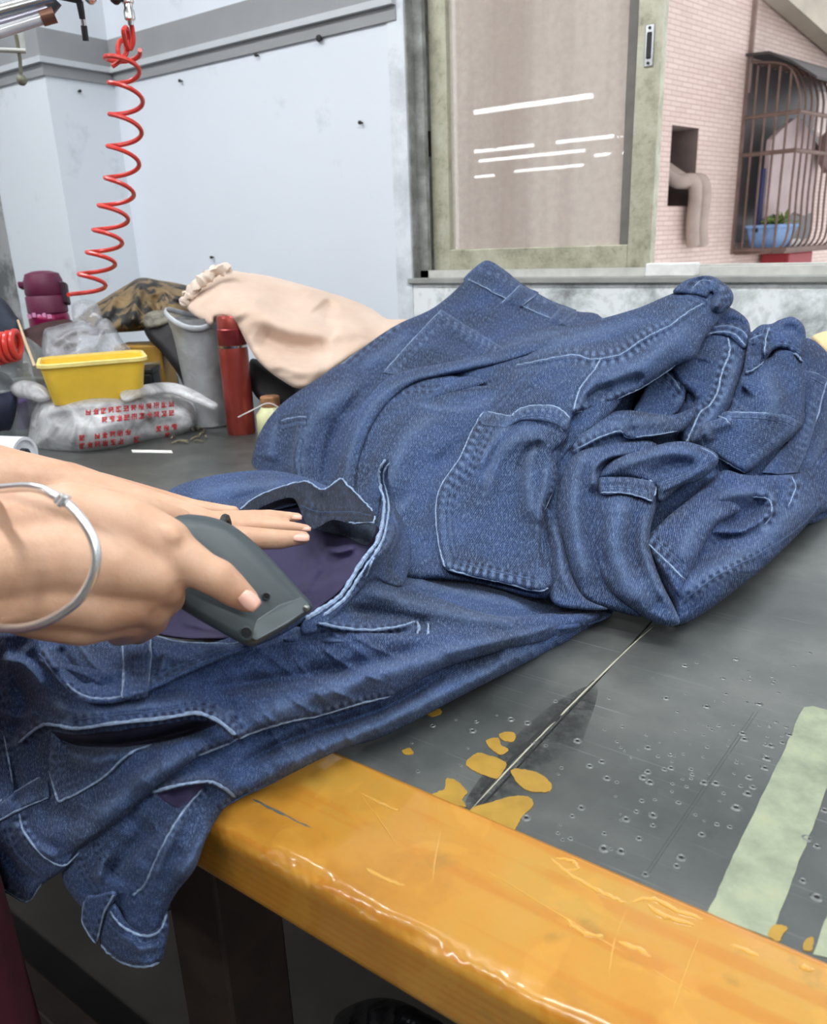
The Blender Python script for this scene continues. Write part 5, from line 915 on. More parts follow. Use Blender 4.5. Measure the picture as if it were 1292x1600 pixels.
for r0, r1, n_g in (((138, 644), (268, 631), 12), ((140, 658), (268, 645), 12), ((128, 684), (272, 667), 13), ((128, 697), (262, 681), 12)):
    for k in range(n_g):
        if rs.random() < .12: continue
        u = k / (n_g - 1); gx = r0[0] * (1 - u) + r1[0] * u; gy = r0[1] * (1 - u) + r1[1] * u; m = MB()
        for (a0, b0, a1, b1) in rs.sample([(-4, -3, 4, -4), (-4, 0, 4, -1), (-4, 4, 4, 3), (-3, -4, -3, 4), (0, -5, 0, 5), (3, -4, 3, 4), (-3, -3, 3, 4), (3, -3, -3, 4)], 5):
            pp = [on(bb_, gx + a0 * (1 - w) + a1 * w, gy + b0 * (1 - w) + b1 * w, .0012) for w in (0, .5, 1)]
            if all(q is not None for q in pp): m.tube(pp, .0009, 5)
        if m.v:
            o = m.build('printed_character', M_print, None, True); o.parent = bb_.o
IFc = Field([(60, 690, 't', 1.74), (280, 680, 't', 1.74), (180, 620, 't', 1.78), (180, 660, 't', 1.72)], 0)
pk_ = cloth('packet', [(70, 700), (66, 660), (90, 634), (180, 624), (270, 628), (290, 650), (270, 680), (180, 698)], IFc, plain('grey_packet', (118, 112, 112), 0.5, var=.3, scale=20), bag, roll=(16, .03), back=1.0, seed=54)
# crumpled clear film behind the tub
XF = Field([(70, 560, 't', 1.86), (190, 545, 't', 1.82), (130, 505, 't', 1.88), (130, 550, 't', 1.80)], 0)
fl_ = cloth('crumpled_film', [(70, 560), (68, 518), (84, 510), (110, 503), (130, 500), (148, 512), (155, 502), (166, 497), (178, 508), (190, 530), (204, 548), (180, 560), (120, 566)], XF, M_clear, None, roll=(12, .05), wr=.006, seed=55, strokes=[('r', [(80, 540), (110, 520), (140, 516)], 5, .012), ('r', [(150, 545), (160, 515)], 4, .012), ('r', [(100, 550), (130, 535)], 5, -.01)], back=1.0)
tag(fl_.o, 'crumpled clear plastic film standing behind the yellow tub', 'plastic film')
fl2_ = cloth('crumpled_film', [(112, 478), (130, 468), (152, 475), (165, 500), (150, 520), (120, 515)], Field([(110, 500, 't', 2.02), (170, 500, 't', 2.0), (140, 470, 't', 2.05), (140, 520, 't', 2.0)], 0), M_clear, None, roll=(10, .04), wr=.006, seed=56, back=1.0)
tag(fl2_.o, 'small clear plastic wrap between maroon bottle and camouflage bag', 'plastic film')
# dark brown camouflage bag
t = NT('camouflage_cloth'); p = t.geo(); n = t.noise(p, 24, 4, 0.6, 0.8); t.set(Base_Color=t.ramp(n, [(0.36, lin(22, 22, 22)), (0.46, lin(40, 38, 34)), (0.52, lin(112, 92, 62)), (0.68, lin(134, 110, 74))]), Roughness=0.55); M_camo = t.m
KF = Field([(130, 500, 't', 2.06), (290, 500, 't', 1.98), (220, 440, 't', 2.1), (220, 500, 't', 1.98)], 0)
cb = cloth('camouflage_bag', [(118, 506), (128, 488), (160, 468), (196, 446), (220, 434), (250, 438), (280, 443), (300, 450), (304, 470), (292, 494), (262, 506), (230, 516), (180, 520), (140, 524)], KF, M_camo, None, roll=(22, .07), wr=.004, seed=57, strokes=[('r', [(222, 436), (214, 470), (205, 510)], 7, .014), ('r', [(180, 460), (165, 500)], 8, .010), ('r', [(250, 445), (285, 470)], 8, .010), ('r', [(240, 460), (250, 500)], 8, -.010)], back=1.0)
tag(cb.o, 'crumpled brown and black camouflage bag against the column', 'bag')
# mustard box under it
q = PZ(222, 560); q = T_(222, 520, 2.02)
o = MB().obox((q[0], q[1], TZ + .075), (R_ * [1, 1, 0], F_ * [1, 1, 0], (0, 0, 1)), (.055, .05, .075)).build('carton', plain('mustard_card', (168, 128, 46), 0.6), None, bevel=.004); tag(o, 'mustard yellow carton behind the yellow tub under camouflage bag', 'carton')
o2 = thing('storage_case', 'low black case just behind the rim of the yellow tub', 'case', tuple(PZ(215, 600))); q = T_(212, 556, 1.92)
MB().obox((q[0], q[1], TZ + .05), (R_ * [1, 1, 0], F_ * [1, 1, 0], (0, 0, 1)), (.04, .03, .05)).build('case_body', plain('black_case', (30, 30, 32), 0.5), o2, bevel=.006); MB().obox((q[0], q[1], TZ + .104), (R_ * [1, 1, 0], F_ * [1, 1, 0], (0, 0, 1)), (.042, .032, .006)).build('case_lid', plain('black_case_lid', (44, 44, 46), 0.4), o2, bevel=.003)
# black pouch with patterned top and a green-yellow capped bottle
pf_ = Field([(240, 540, 't', 1.92), (300, 540, 't', 1.9), (270, 490, 't', 1.96), (280, 590, 't', 1.86)], 0)
po = thing('black_pouch', 'black cloth pouch with patterned top beside the grey sleeve', 'pouch', tuple(PZ(285, 640)))
cloth('pouch_body', [(224, 508), (240, 495), (270, 488), (290, 500), (298, 540), (296, 590), (292, 610), (275, 580), (252, 550), (232, 530)], pf_, plain('black_cloth', (32, 31, 34), 0.7, var=.3, scale=30), po, roll=(14, .05), wr=.003, seed=58, back=1.0)
cloth('pouch_top', [(224, 500), (232, 488), (255, 484), (280, 484), (288, 496), (268, 506), (240, 514), (228, 512)], pf_, plain('mottled_top', (112, 108, 96), 0.6, var=.6, scale=60), po, lift=.012, roll=(8, .02), wr=.003, seed=59, back=1.0)
q = PZ(268, 628); gb = thing('capped_bottle', 'small black bottle with lime yellow cap between tub and grey sleeve', 'bottle', tuple(q))
MB().lathe(q, [(.022, 0), (.024, .004), (.024, .062), (.019, .070)], 24).build('flask', plain('black_gloss', (20, 20, 22), 0.3), gb, True); MB().lathe(q, [(.018, .070), (.019, .072), (.019, .09), (.016, .094), (0, .095)], 24).build('cap', plain('lime_cap', (196, 204, 40), 0.45), gb, True)
q = PZ(242, 640); jg = thing('glass_tumbler', 'clear glass tumbler just right of the yellow tub', 'tumbler', tuple(q)); M_glass = plastic('thick_clear_glass', (196, 206, 206), 0.3, 0.06)
MB().lathe(q, [(.026, 0), (.030, .005), (.034, .11), (.031, .11), (.027, .008), (0, .008)], 28).build('glass', M_glass, jg, True); MB().lathe(q, [(.034, .108), (.0352, .111), (.034, .114), (.031, .111)], 28).build('rim', M_glass, jg, True)
# grey sleeve (cylinder wrapped in grey plastic)
q = PZ(332, 664); gs = thing('grey_sleeve', 'upright grey plastic-wrapped cylinder left of the red thermos', 'cylinder', tuple(q)); 
t = NT('grey_film'); p = t.geo(); n = t.noise(p, 22, 5, 0.6, 0.5); t.set(Base_Color=t.ramp(n, [(.3, lin(140, 144, 146)), (.7, lin(166, 170, 172))]), Roughness=.35); t.bump(n, .6, .006); M_gf = t.m
prof = [(.036, 0), (.040, .004), (.042, .05), (.043, .12), (.045, .17), (.047, .20), (.052, .222)]
vs, fs, S = [], [], 40
lean = np.array([0, 0, 1.0]) - R_ * 0.06
for i, (r, h) in enumerate(prof):
    for k in range(S):
        an = 2 * math.pi * k / S; rr = r * (1 + .03 * math.sin(3 * an + h * 30) + .02 * math.sin(7 * an - h * 50)); vs.append(q + lean * h + np.array([math.cos(an) * rr, math.sin(an) * rr, 0]))
fs = [(i * S + k, i * S + (k + 1) % S, (i + 1) * S + (k + 1) % S, (i + 1) * S + k) for i in range(len(prof) - 1) for k in range(S)] + [tuple(range(S))[::-1]]
MB().add(vs, fs).build('sleeve', M_gf, gs, True)
rim = [q + lean * (.222 + .008 * math.sin(2 * a) - .012 * math.cos(a)) + np.array([math.cos(a) * .0525, math.sin(a) * .0525, 0]) for a in np.linspace(0, 2 * math.pi, 41)[:-1]]
MB().tube(rim, .0023, 8, True, flat=2.4).build('rolled_rim', plain('pale_film_edge', (180, 186, 192), 0.3), gs, True)
MB().lathe(q + lean * .19, [(.040, 0), (.038, .012), (0, .013)], 24).build('inner_top', plain('dark_inner', (60, 62, 64), 0.5), gs, True)
# red thermos
q = PZ(378, 676); th_ = thing('thermos', 'slim metallic red thermos flask beside the grey sleeve under the beige cloth', 'thermos', tuple(q)); M_red = plain('metallic_red', (150, 62, 54), 0.3, 0.45, var=.05); M_red2 = plain('metallic_red_cup', (130, 48, 50), 0.3, 0.5, var=.05)
MB().lathe(q, [(.027, 0), (.0285, .004), (.0285, .165), (.0275, .17)], 36).build('flask', M_red, th_, True); MB().lathe(q, [(.0275, .17), (.0282, .1705), (.0282, .175), (.0275, .1755)], 36).build('steel_band', plain('steel_band', (190, 184, 184), 0.2, 1.0), th_, True)
MB().lathe(q, [(.0272, .175), (.0282, .177), (.0282, .205), (.0262, .207)], 36).build('collar', M_red2, th_, True); MB().lathe(q, [(.026, .207), (.026, .226), (.023, .231), (0, .231)], 36).build('cup', M_red, th_, True)
# cork jar
q = PZ(415, 682); jr = thing('cork_jar', 'small cream jar with cork between red thermos and the jeans pile', 'jar', tuple(q)); q = q + R_ * .015
MB().lathe(q, [(.026, 0), (.029, .004), (.029, .045), (.02, .056), (.018, .06)], 28).build('jar', plain('cream_glaze', (216, 218, 170), 0.35), jr, True); MB().lathe(q, [(.017, .058), (.019, .062), (.019, .078), (.017, .08), (0, .08)], 24).build('cork', plain('cork', (166, 120, 84), 0.8, var=.3, scale=90), jr, True)
MB().tube(crom([tuple(T_(372, 652, 1.55)), tuple(T_(396, 640, 1.54)), tuple(T_(420, 630, 1.54)), tuple(T_(440, 640, 1.54))], 5), .0012, 6).build('wire_loop', plain('pale_wire', (220, 220, 214), 0.3), jr, True)
bk = cloth('dark_bundle', [(395, 560), (440, 585), (470, 605), (470, 640), (430, 640), (400, 620), (388, 590)], Field([(390, 560, 't', 1.68), (470, 610, 't', 1.62), (430, 640, 't', 1.6)], 0), plain('black_bundle', (26, 26, 30), 0.7), None, roll=(14, .05), seed=60, back=1.0); tag(bk.o, 'black cloth bundle in the shade below the beige cloth', 'cloth')
# beige cloth
t = NT('beige_knit'); p = t.geo(); n = t.noise(p, 12, 4); n2 = t.noise(p, 300, 3); t.set(Base_Color=t.ramp(n, [(.3, lin(203, 175, 154)), (.7, lin(216, 192, 174))]), Roughness=.9, Sheen_Weight=.3); t.bump(n2, .25, .001); M_beige = t.m
CFd = Field([(285, 475, 't', 1.78), (350, 420, 't', 1.86), (480, 447, 't', 1.80), (600, 492, 't', 1.74), (640, 505, 't', 1.66), (465, 607, 't', 1.50), (400, 560, 't', 1.56), (355, 495, 't', 1.62), (450, 520, 't', 1.60), (330, 508, 't', 1.66), (540, 520, 't', 1.62)], .001)
bc = thing('beige_cloth', 'beige knitted cloth with frilled white edge draped over things near the wall', 'cloth', tuple(PZ(460, 680)))
b_ = cloth('drape', [(287, 474), (296, 456), (312, 440), (332, 428), (352, 422), (385, 426), (420, 431), (455, 440), (480, 447), (540, 465), (580, 482), (605, 498), (640, 500), (640, 520), (580, 540), (530, 570), (490, 600), (465, 607), (440, 594), (418, 578), (400, 560), (385, 535), (372, 510), (358, 496), (346, 494), (335, 497), (331, 508), (318, 502), (300, 490)], CFd, M_beige, bc, roll=(12, .02), sub=4,
           strokes=[('r', [(380, 440), (400, 480), (450, 510), (530, 515), (600, 505)], 20, .014), ('r', [(400, 520), (450, 545), (520, 545)], 18, -.012), ('r', [(420, 560), (470, 580), (510, 570)], 12, .008), ('r', [(520, 470), (510, 500), (530, 520)], 12, -.010), ('r', [(340, 440), (360, 470), (380, 500)], 14, .008), ('r', [(480, 455), (500, 480)], 18, .008)], wr=.002, seed=61, back=.3)
m = crom([(287, 476), (295, 462), (303, 455), (311, 446), (320, 436), (332, 428), (346, 424), (356, 422)], 7)
pts = [T_(x + 2 * math.sin(i * 1.3), y - 2 + 2 * math.cos(i * 1.9), 1.77 + .004 * math.sin(i)) for i, (x, y) in enumerate(m)]
MB().tube(pts, [.010 * (1 + .4 * math.sin(i * 1.1) + .2 * math.sin(i * 2.7)) for i in range(len(pts))], 10).build('frill', plain('white_frill', (222, 206, 192), 0.9, var=.06, bump=.5, scale=60), bc, True)
# things at the far left edge
q = PZ(32, 668); pb = MB().obox((q[0], q[1], TZ + .03), (R_ * [1, 1, 0], F_ * [1, 1, 0], (0, 0, 1)), (.024, .03, .03)).build('purple_box', plain('purple_card', (78, 38, 120), 0.5), None, bevel=.003); tag(pb, 'small purple box at left behind the white paper roll', 'box')
q0 = T_(-60, 654, 1.60); q1 = T_(32, 668, 1.52); q1 = np.array([q1[0], q1[1], q0[2]]); ra = .030; ax = q1 - q0; ax /= np.linalg.norm(ax); zc = TZ + ra + .001
pr = thing('paper_roll', 'loose white paper roll lying at the left edge of the frame', 'roll', (q1[0], q1[1], TZ)); q0[2] = q1[2] = zc
MB().lathe(q0, [(ra, 0), (ra, np.linalg.norm(q1 - q0)), (ra * .82, np.linalg.norm(q1 - q0)), (ra * .8, np.linalg.norm(q1 - q0) - .004), (ra * .35, np.linalg.norm(q1 - q0) - .006), (ra * .3, np.linalg.norm(q1 - q0) - .03), (0, np.linalg.norm(q1 - q0) - .031)], 30, q1 - q0).build('roll', plain('white_paper', (226, 228, 234), 0.6), pr, True)
MB().lathe(q1 - ax * .006, [(ra * .34, 0), (ra * .34, .008), (ra * .22, .008), (ra * .2, 0)], 20, ax).build('core', plain('dark_core', (70, 72, 78), 0.7), pr, True)
nb = cloth('navy_bundle', [(-60, 590), (-30, 580), (0, 580), (18, 592), (28, 620), (26, 655), (20, 690), (-20, 700), (-60, 695)], Field([(-40, 620, 't', 1.76), (30, 620, 't', 1.74), (0, 590, 't', 1.80), (0, 690, 'z', .004)], 0), plain('navy_cloth', (28, 32, 56), 0.8, var=.3), None, roll=(14, .05), seed=62, back=1.0); tag(nb.o, 'dark navy cloth bundle at left edge above the paper roll', 'cloth')
nb = cloth('navy_bundle', [(-50, 480), (-10, 462), (8, 470), (24, 492), (34, 508), (36, 560), (30, 618), (-10, 626), (-50, 620)], Field([(-40, 500, 't', 2.08), (30, 505, 't', 2.06), (0, 465, 't', 2.10), (0, 625, 't', 2.10)], 0), plain('slate_cloth', (40, 48, 62), 0.8, var=.3), None, roll=(12, .05), seed=63, back=1.0); tag(nb.o, 'slate blue cloth bundle at left edge below the stained wall', 'cloth')
nb = cloth('dark_bundle', [(112, 500), (30, 520), (46, 560), (60, 600), (100, 600), (118, 560)], Field([(40, 520, 't', 2.1), (110, 520, 't', 2.1), (60, 600, 't', 2.0)], 0), plain('brown_bundle', (58, 34, 34), 0.8, var=.5), None, roll=(14, .05), seed=64, back=1.0); tag(nb.o, 'dark reddish cloth heap behind the maroon bottle', 'cloth')
q = T_(12, 555, 1.84); dm = thing('clear_dome', 'clear plastic dome cover over the red coiled hose at left edge', 'dome', tuple(q))
MB().lathe((q[0], q[1], q[2] - .06), [(.08, TZ + .001 - q[2] + .06)] + [(.085 * math.cos(a), .085 * math.sin(a) * 1.25) for a in np.linspace(0, math.pi / 2, 10)], 30).build('cover', M_glass, dm, True); MB().tube([(q[0] + .086 * math.cos(a), q[1] + .086 * math.sin(a), q[2] - .06) for a in np.linspace(0, 2 * math.pi, 41)[:-1]], .003, 8, True).build('rim', M_glass, dm, True)
M_hose = plain('red_hose', (206, 62, 54), 0.3, var=.06)
def coil(c0, c1, r, turns, tr, vert): 
    pts = []; n = int(turns * 14)
    for i in range(n + 1):
        u = i / n; a = 2 * math.pi * turns * u; pts.append(c0 * (1 - u) + c1 * u + r * (math.cos(a) * vert[0] + math.sin(a) * vert[1]))
    return pts
MB().tube(coil(T_(-30, 552, 1.78), T_(30, 538, 1.76), .026, 6, .004, (D_ * 1.0, F_)), .0058, 8).build('hose_bundle', M_hose, None, True); tag(bpy.data.objects['hose_bundle'], 'bundle of tightly coiled red air hose on the table at left edge', 'hose')
st = MB().tube([T_(28, 500, 1.72), T_(40, 535, 1.70), T_(54, 572, 1.67)], [.0022, .0026, .0028], 8).build('wooden_stick', plain('pale_wood', (206, 182, 150), 0.7), None, True); tag(st, 'thin pale wooden stick leaning beside the red hose bundle', 'stick')
gl = thing('glass_jar', 'cloudy glass jar with pale paste left of the yellow tub', 'jar', tuple(PZ(34, 640))); q = PZ(36, 632)
MB().lathe(q, [(.03, 0), (.033, .005), (.033, .07), (.028, .08), (.028, .09)], 28).build('jar', plastic('cloudy_glass', (206, 208, 190), 0.7, .15), gl, True); MB().lathe(q, [(.029, .088), (.031, .09), (.031, .1), (.029, .104), (0, .104)], 28).build('lid', plain('pale_lid', (220, 222, 214), 0.4), gl, True)
# paper slip and scraps on the metal
sl = slab('paper_slip', [(205, 703), (268, 704), (270, 708), (207, 707)], .0006, plain('white_slip', (232, 232, 228), 0.6), None); tag(sl, 'narrow white paper slip on the metal in front of the plastic bag', 'paper')
rs = random.Random(5); M_scr = plain('thread_scrap', (120, 112, 90), 0.8, var=.5)
for k in range(14):
    px, py = rs.uniform(270, 325), rs.uniform(668, 694); q = PZ(px, py); an = rs.uniform(0, 6.28); l = rs.uniform(.006, .016)
    o = MB().tube([q + np.array([math.cos(an) * l * s, math.sin(an) * l * s, .0025 + .003 * (1 - s * s)]) for s in (-1, -.3, .4, 1)], .0016, 6).build('thread_scrap', M_scr, None, True)
    tag(o, 'loose thread scrap on the metal in front of the grey sleeve', 'scrap', 'thread scraps before the grey sleeve')
cr_ = cloth('cream_cloth', [(1268, 530), (1280, 520), (1300, 518), (1330, 530), (1330, 560), (1290, 556)], Field([(1270, 540, 't', 1.55), (1330, 540, 't', 1.55), (1300, 520, 't', 1.57)], 0), plain('cream_cotton', (232, 208, 160), 0.8), None, roll=(12, .04), seed=65, back=1.0); tag(cr_.o, 'cream cloth peeking out behind the right end of the jeans pile', 'cloth')
# ------------------------------------------------------------------ hanging things, upper left
ho = thing('coiled_hose', 'red coiled air hose hanging in front of the column', 'hose', tuple(T_(196, 30, 1.5)))
ax_ = crom([(193, 78), (190, 100), (196, 130), (197, 180), (194, 228), (190, 276), (180, 320), (172, 357), (162, 392), (150, 425), (132, 462)], 14)
pts = []; cum = np.r_[0, np.cumsum(np.hypot(*np.diff(ax_, axis=0).T))]; cus = [0, 28, 77, 126, 176, 225, 265, 303, 338, 375, 410]
ths = np.interp(cum, cus, np.arange(len(cus)) * 2 * math.pi)
fine = np.linspace(0, cum[-1], 260); fx = np.interp(fine, cum, ax_[:, 0]); fy = np.interp(fine, cum, ax_[:, 1]); ft = np.interp(fine, cum, ths)
for x, y, a in zip(fx, fy, ft):
    Rr = 21.0 * 1.5 / F; c = T_(x, y, 1.5); pts.append(c + Rr * (math.cos(a) * R_ + math.sin(a) * (F_ * .9 - D_ * .10)))
MB().tube(pts, .0036, 8).build('coil', M_hose, ho, True)
loop = crom([tuple(T_(*q)) for q in ((203, 30, 1.5), (207, 48, 1.5), (208, 66, 1.5), (203, 76, 1.5), (196, 66, 1.49), (193, 48, 1.48), (198, 44, 1.5), (201, 62, 1.51), (197, 84, 1.5), (188, 90, 1.49), (184, 76, 1.49), (188, 64, 1.5), (195, 66, 1.51), (196, 84, 1.5), (186, 96, 1.5), (175, 104, 1.5))], 6)
MB().tube(loop, .0036, 8).build('tangle', M_hose, ho, True)
cp = T_(201, 14, 1.5); M_chr = plain('bright_steel', (200, 200, 198), 0.25, 1.0)
MB().lathe(cp - np.array([0, 0, .022]), [(.004, 0), (.005, .006), (.008, .008), (.008, .02), (.0065, .022), (.0065, .028), (.009, .03), (.009, .05), (.006, .054), (.006, .30)], 20).build('coupling', M_chr, ho, True)
# overhead light rail
lr = thing('lamp_rail', 'bright metal lamp rail with clear tube at top left corner', 'lamp', tuple(T_(60, 30, 1.45)))
def bar(p0, p1, r, name, mat, prn, sides=14, flat=1.0): return MB().tube([p0, p1], r, sides, flat=flat).build(name, mat, prn, True)
bar(T_(-160, 62, 1.45), T_(80, -4, 1.45), .0085, 'channel', M_chr, lr); bar(T_(-160, 84, 1.45), T_(78, 12, 1.45), .006, 'reflector', plain('lilac_reflector', (190, 188, 204), 0.25, 0.7), lr)
bar(T_(-160, 100, 1.45), T_(72, 26, 1.45), .009, 'clear_tube', plain('white_glass_tube', (214, 216, 220), 0.12, 0.3), lr); bar(T_(64, 28, 1.45), T_(85, 22, 1.45), .0115, 'end_cap', plain('copper_cap', (128, 92, 78), 0.35, 0.7), lr)
bar(T_(70, 18, 1.455), T_(86, -2, 1.455), .011, 'end_bracket', plain('dark_bracket', (76, 78, 82), 0.4, 0.5), lr)
bar(T_(110, -60, 1.46), T_(112, -2, 1.46), .004, 'suspension', M_dark, lr); bar(T_(60, -60, 1.46), T_(70, 0, 1.46), .004, 'suspension', M_dark, lr)
hk = thing('wire_hook', 'old wire hook with round weight and crossbar below the lamp rail', 'hook', tuple(T_(32, 128, 1.9))); M_old = plain('old_brass_wire', (120, 120, 104), 0.5, 0.4)
MB().tube([T_(24, 52, 1.9), T_(27, 66, 1.9), T_(31, 90, 1.9), T_(33, 122, 1.9)], .0034, 8).build('wire', M_old, hk, True); MB().lathe(T_(34, 126, 1.9) - np.array([0, 0, .009]), [(.0 + .010 * math.sin(a), .010 - .010 * math.cos(a)) for a in np.linspace(0, math.pi, 10)], 16).build('weight', M_old, hk, True)
bar(T_(-60, 76, 1.9), T_(40, 80, 1.9), .0085, 'crossbar', plain('pale_bar', (186, 188, 184), 0.5), hk, 10, .5); bar(T_(30, 40, 1.905), T_(36, 84, 1.905), .007, 'strap', plain('pale_strap', (196, 198, 196), 0.5), hk, 8, .4)
pn = thing('hanging_awl', 'black pen-like awl dangling from a dark bar at top left', 'awl', tuple(T_(134, 62, 1.5)))
bar(T_(90, -8, 1.5), T_(128, 0, 1.5), .006, 'holder', M_dark, pn); MB().tube([T_(124, 2, 1.5), T_(127, 18, 1.5), T_(129, 30, 1.5)], [.0055, .005, .0045], 10).build('grip', M_dark, pn, True); bar(T_(129, 28, 1.5), T_(131, 40, 1.5), .0036, 'shaft', M_chr, pn); bar(T_(131, 40, 1.5), T_(134, 64, 1.5), .0046, 'tip', M_dark, pn)
for px, w_ in ((142, 'left'), (181, 'right')):
    o = MB().lathe(T_(px, 0, 1.5) - np.array([0, 0, .006]), [(.003, 0), (.008, .004), (.009, .012), (.006, .02), (.004, .16)], 14).build('hanging_clip', M_chr if w_ == 'left' else M_dark, None, True); tag(o, ('bright' if w_ == 'left' else 'dark') + ' metal clip at the top edge beside the red hose', 'clip')
# things in the dark under the table
bb = cloth('bin_bag', [(520, 1600), (540, 1575), (580, 1560), (620, 1562), (660, 1580), (700, 1610), (700, 1680), (600, 1700), (520, 1680)], Field([(520, 1600, 'y', .5), (700, 1620, 'y', .45), (600, 1560, 'y', .52), (600, 1690, 'y', .4)], 0), plain('black_bin_film', (26, 27, 30), 0.25, bump=.8, scale=40), None, roll=(24, .06), wr=.006, seed=66, back=1.0); tag(bb.o, 'crumpled black plastic bin bag under the table', 'bag')
gc = cloth('green_cloth', [(255, 1430), (275, 1385), (310, 1360), (330, 1390), (320, 1408), (270, 1420)], Field([(255, 1430, 'y', .42), (330, 1390, 'y', .42), (300, 1360, 'y', .45)], 0), plain('dark_green_cloth', (44, 60, 54), 0.8, var=.4), None, roll=(12, .03), seed=67, back=1.0); tag(gc.o, 'dark green cloth scrap in shade beneath the yellow edge', 'cloth')
# ------------------------------------------------------------------ outside the window
TH = math.radians(10.8); U = np.array([math.sin(TH), math.cos(TH), 0]); NN = np.array([math.cos(TH), -math.sin(TH), 0]); CW = float(NN @ np.array([-2.2, 0, 0])); ZZ = np.array([0, 0, 1.0])
def OW(s, z, q=0.0): return U * s + NN * (CW + q) + ZZ * z
def PWs(px, py, q=0.0):
    r = ray(px, py); t = (CW + q - NN @ CP) / (NN @ r); p = CP + t * r; return float(p @ U), float(p[2])
def tiles():
    t = NT('pink_mosaic_tile'); uv = t.n('ShaderNodeUVMap'); uv.uv_map = 'UVMap'
    b = t.n('ShaderNodeTexBrick', i_Scale=1.0); t.l(uv.outputs[0], b.inputs['Vector']); b.inputs['Brick Width'].default_value = .095; b.inputs['Row Height'].default_value = .022; b.inputs['Mortar Size'].default_value = .0022
    b.inputs['Color1'].default_value = lin(206, 184, 174); b.inputs['Color2'].default_value = lin(196, 172, 162); b.inputs['Mortar'].default_value = lin(168, 140, 130)
    p = t.geo(); n = t.noise(p, 1.6, 5); mp = t.n('ShaderNodeMapping'); t.l(p, mp.inputs[0]); mp.inputs['Scale'].default_value = (5, 5, .5); n2 = t.noise(mp.outputs[0], 1.0, 5)
    c = t.mix(t.ramp(n2, [(.5, BW(0)), (.75, BW(.45))]), b.outputs['Color'], lin(160, 138, 128)); c = t.mix(t.ramp(n, [(.45, BW(0)), (.8, BW(.4))]), c, lin(186, 164, 154))
    t.set(Base_Color=c, Roughness=.5); t.bump(b.outputs['Fac'], -.2, .003); return t.m
M_tile = tiles()
bld = thing('neighbour_building', 'pink mosaic-tiled building wall seen outside through the open window', 'building', tuple(OW(3.6, 0)))
n0, n1 = PWs(1050, 195), PWs(1091, 210); nb0 = PWs(1043, 322); sA, sB = n0[0], n1[0]; zT, zB = n0[1], nb0[1]
def wallquad(m_v, m_f, m_uv, s0, s1, z0, z1):
    k = len(m_v); m_v += [OW(s0, z0), OW(s1, z0), OW(s1, z1), OW(s0, z1)]; m_f.append((k, k + 1, k + 2, k + 3)); m_uv += [(s0, z0), (s1, z0), (s1, z1), (s0, z1)]
v, f, uvs = [], [], []
ZL, ZH = -3.0, 2.62
for q in ((2.3, sA, ZL, ZH), (sB, 9.0, ZL, ZH), (sA, sB, ZL, zB), (sA, sB, zT, ZH)): wallquad(v, f, uvs, *q)
o = mesh('tiled_wall', v, f, M_tile); ul = o.data.uv_layers.new(name='UVMap')
for i, l in enumerate(o.data.loops): ul.data[i].uv = uvs[l.vertex_index]
under(bld, o)
# recess with bent ducts
v = [OW(sA, zB), OW(sB, zB), OW(sB, zT), OW(sA, zT), OW(sA, zB, -.25), OW(sB, zB, -.25), OW(sB, zT, -.25), OW(sA, zT, -.25)]
m = MB().add(v, [(4, 5, 6, 7), (0, 1, 5, 4), (1, 2, 6, 5), (2, 3, 7, 6), (3, 0, 4, 7)]); o = m.build('recess', plain('recess_concrete', (120, 104, 98), .8, var=.2, scale=8), bld)
v = [OW(sA + .01, zB + .02, -.2), OW(sB - .08, zB + .02, -.2), OW(sB - .08, zB + .28, -.2), OW(sA + .01, zB + .28, -.2)]; MB().prism(v, NN * .03).build('dark_vent', plain('vent_dark', (34, 40, 42), .5), bld)
pd = PWs(1072, 384)
for k, (ds, dq) in enumerate(((0, .05), (.045, .07), (.085, .05))):
    pts = crom([OW(sA + .04 + ds, zT - .14, -.15), OW(sA + .10 + ds, zT - .24, -.02), OW(sA + .16 + ds, zB + .10, dq), OW(pd[0] - .04 + ds, zB - .1, dq), OW(pd[0] - .02 + ds, pd[1], dq)], 8)
    MB().tube(pts, .034, 12).build('duct', plain('grey_duct', (158, 140, 130), .5, var=.15, scale=12), bld, True)
s_, z_ = PWs(1172, 60); MB().obox(OW(s_, 2.25, .01), (U, NN, ZZ), (.008, .012, .42)).build('joint_strip', plain('joint_brown', (134, 112, 104), .6), bld)
# sloping concrete band at the top right
pc = [PWs(*q) for q in ((1178, -6), (1300, 96), (1420, 130), (1420, -40), (1236, -10))]; MB().prism([OW(a_, b_, .02) for a_, b_ in pc], NN * .10).build('cornice', plain('beige_concrete', (176, 166, 150), .8, var=.15, scale=6), bld)
# barred window cage
s0 = PWs(1155, 250)[0]; QF = .29; zb_, zt_ = 1.03, 1.97; s1 = s0 + 1.05
cg_ = thing('window_cage', 'rusty barred window cage with laundry and plant on the pink building', 'cage', tuple(OW(s0, zb_)))
M_rust = plain('rusty_bar', (112, 90, 82), .6, .4, var=.2, scale=20)
def barw(p, name='bar', r=.0062): return MB().tube(p, r, 6).build(name, M_rust, cg_, True)
def frontbar(s): return crom([OW(s, zb_, .02), OW(s, zb_ + .01, QF * .7), OW(s, zb_ + .07, QF), OW(s, zb_ + .3, QF), OW(s, zt_ - .3, QF), OW(s, zt_ - .16, QF * .96), OW(s, zt_ - .04, QF * .7), OW(s, zt_, .02)], 4)
for k in range(15): barw(frontbar(s0 + (s1 - s0) * k / 14))
for k in range(1, 5): barw([OW(s0, zb_, QF * k / 5), OW(s0, zt_ - .02 - .10 * (k / 5) ** 3, QF * k / 5)])
for z in (zb_ + .02, zb_ + .5, zt_ - .26): barw([OW(s0, z, 0), OW(s0, z, QF), OW(s1, z, QF)], 'crossbar', .011)
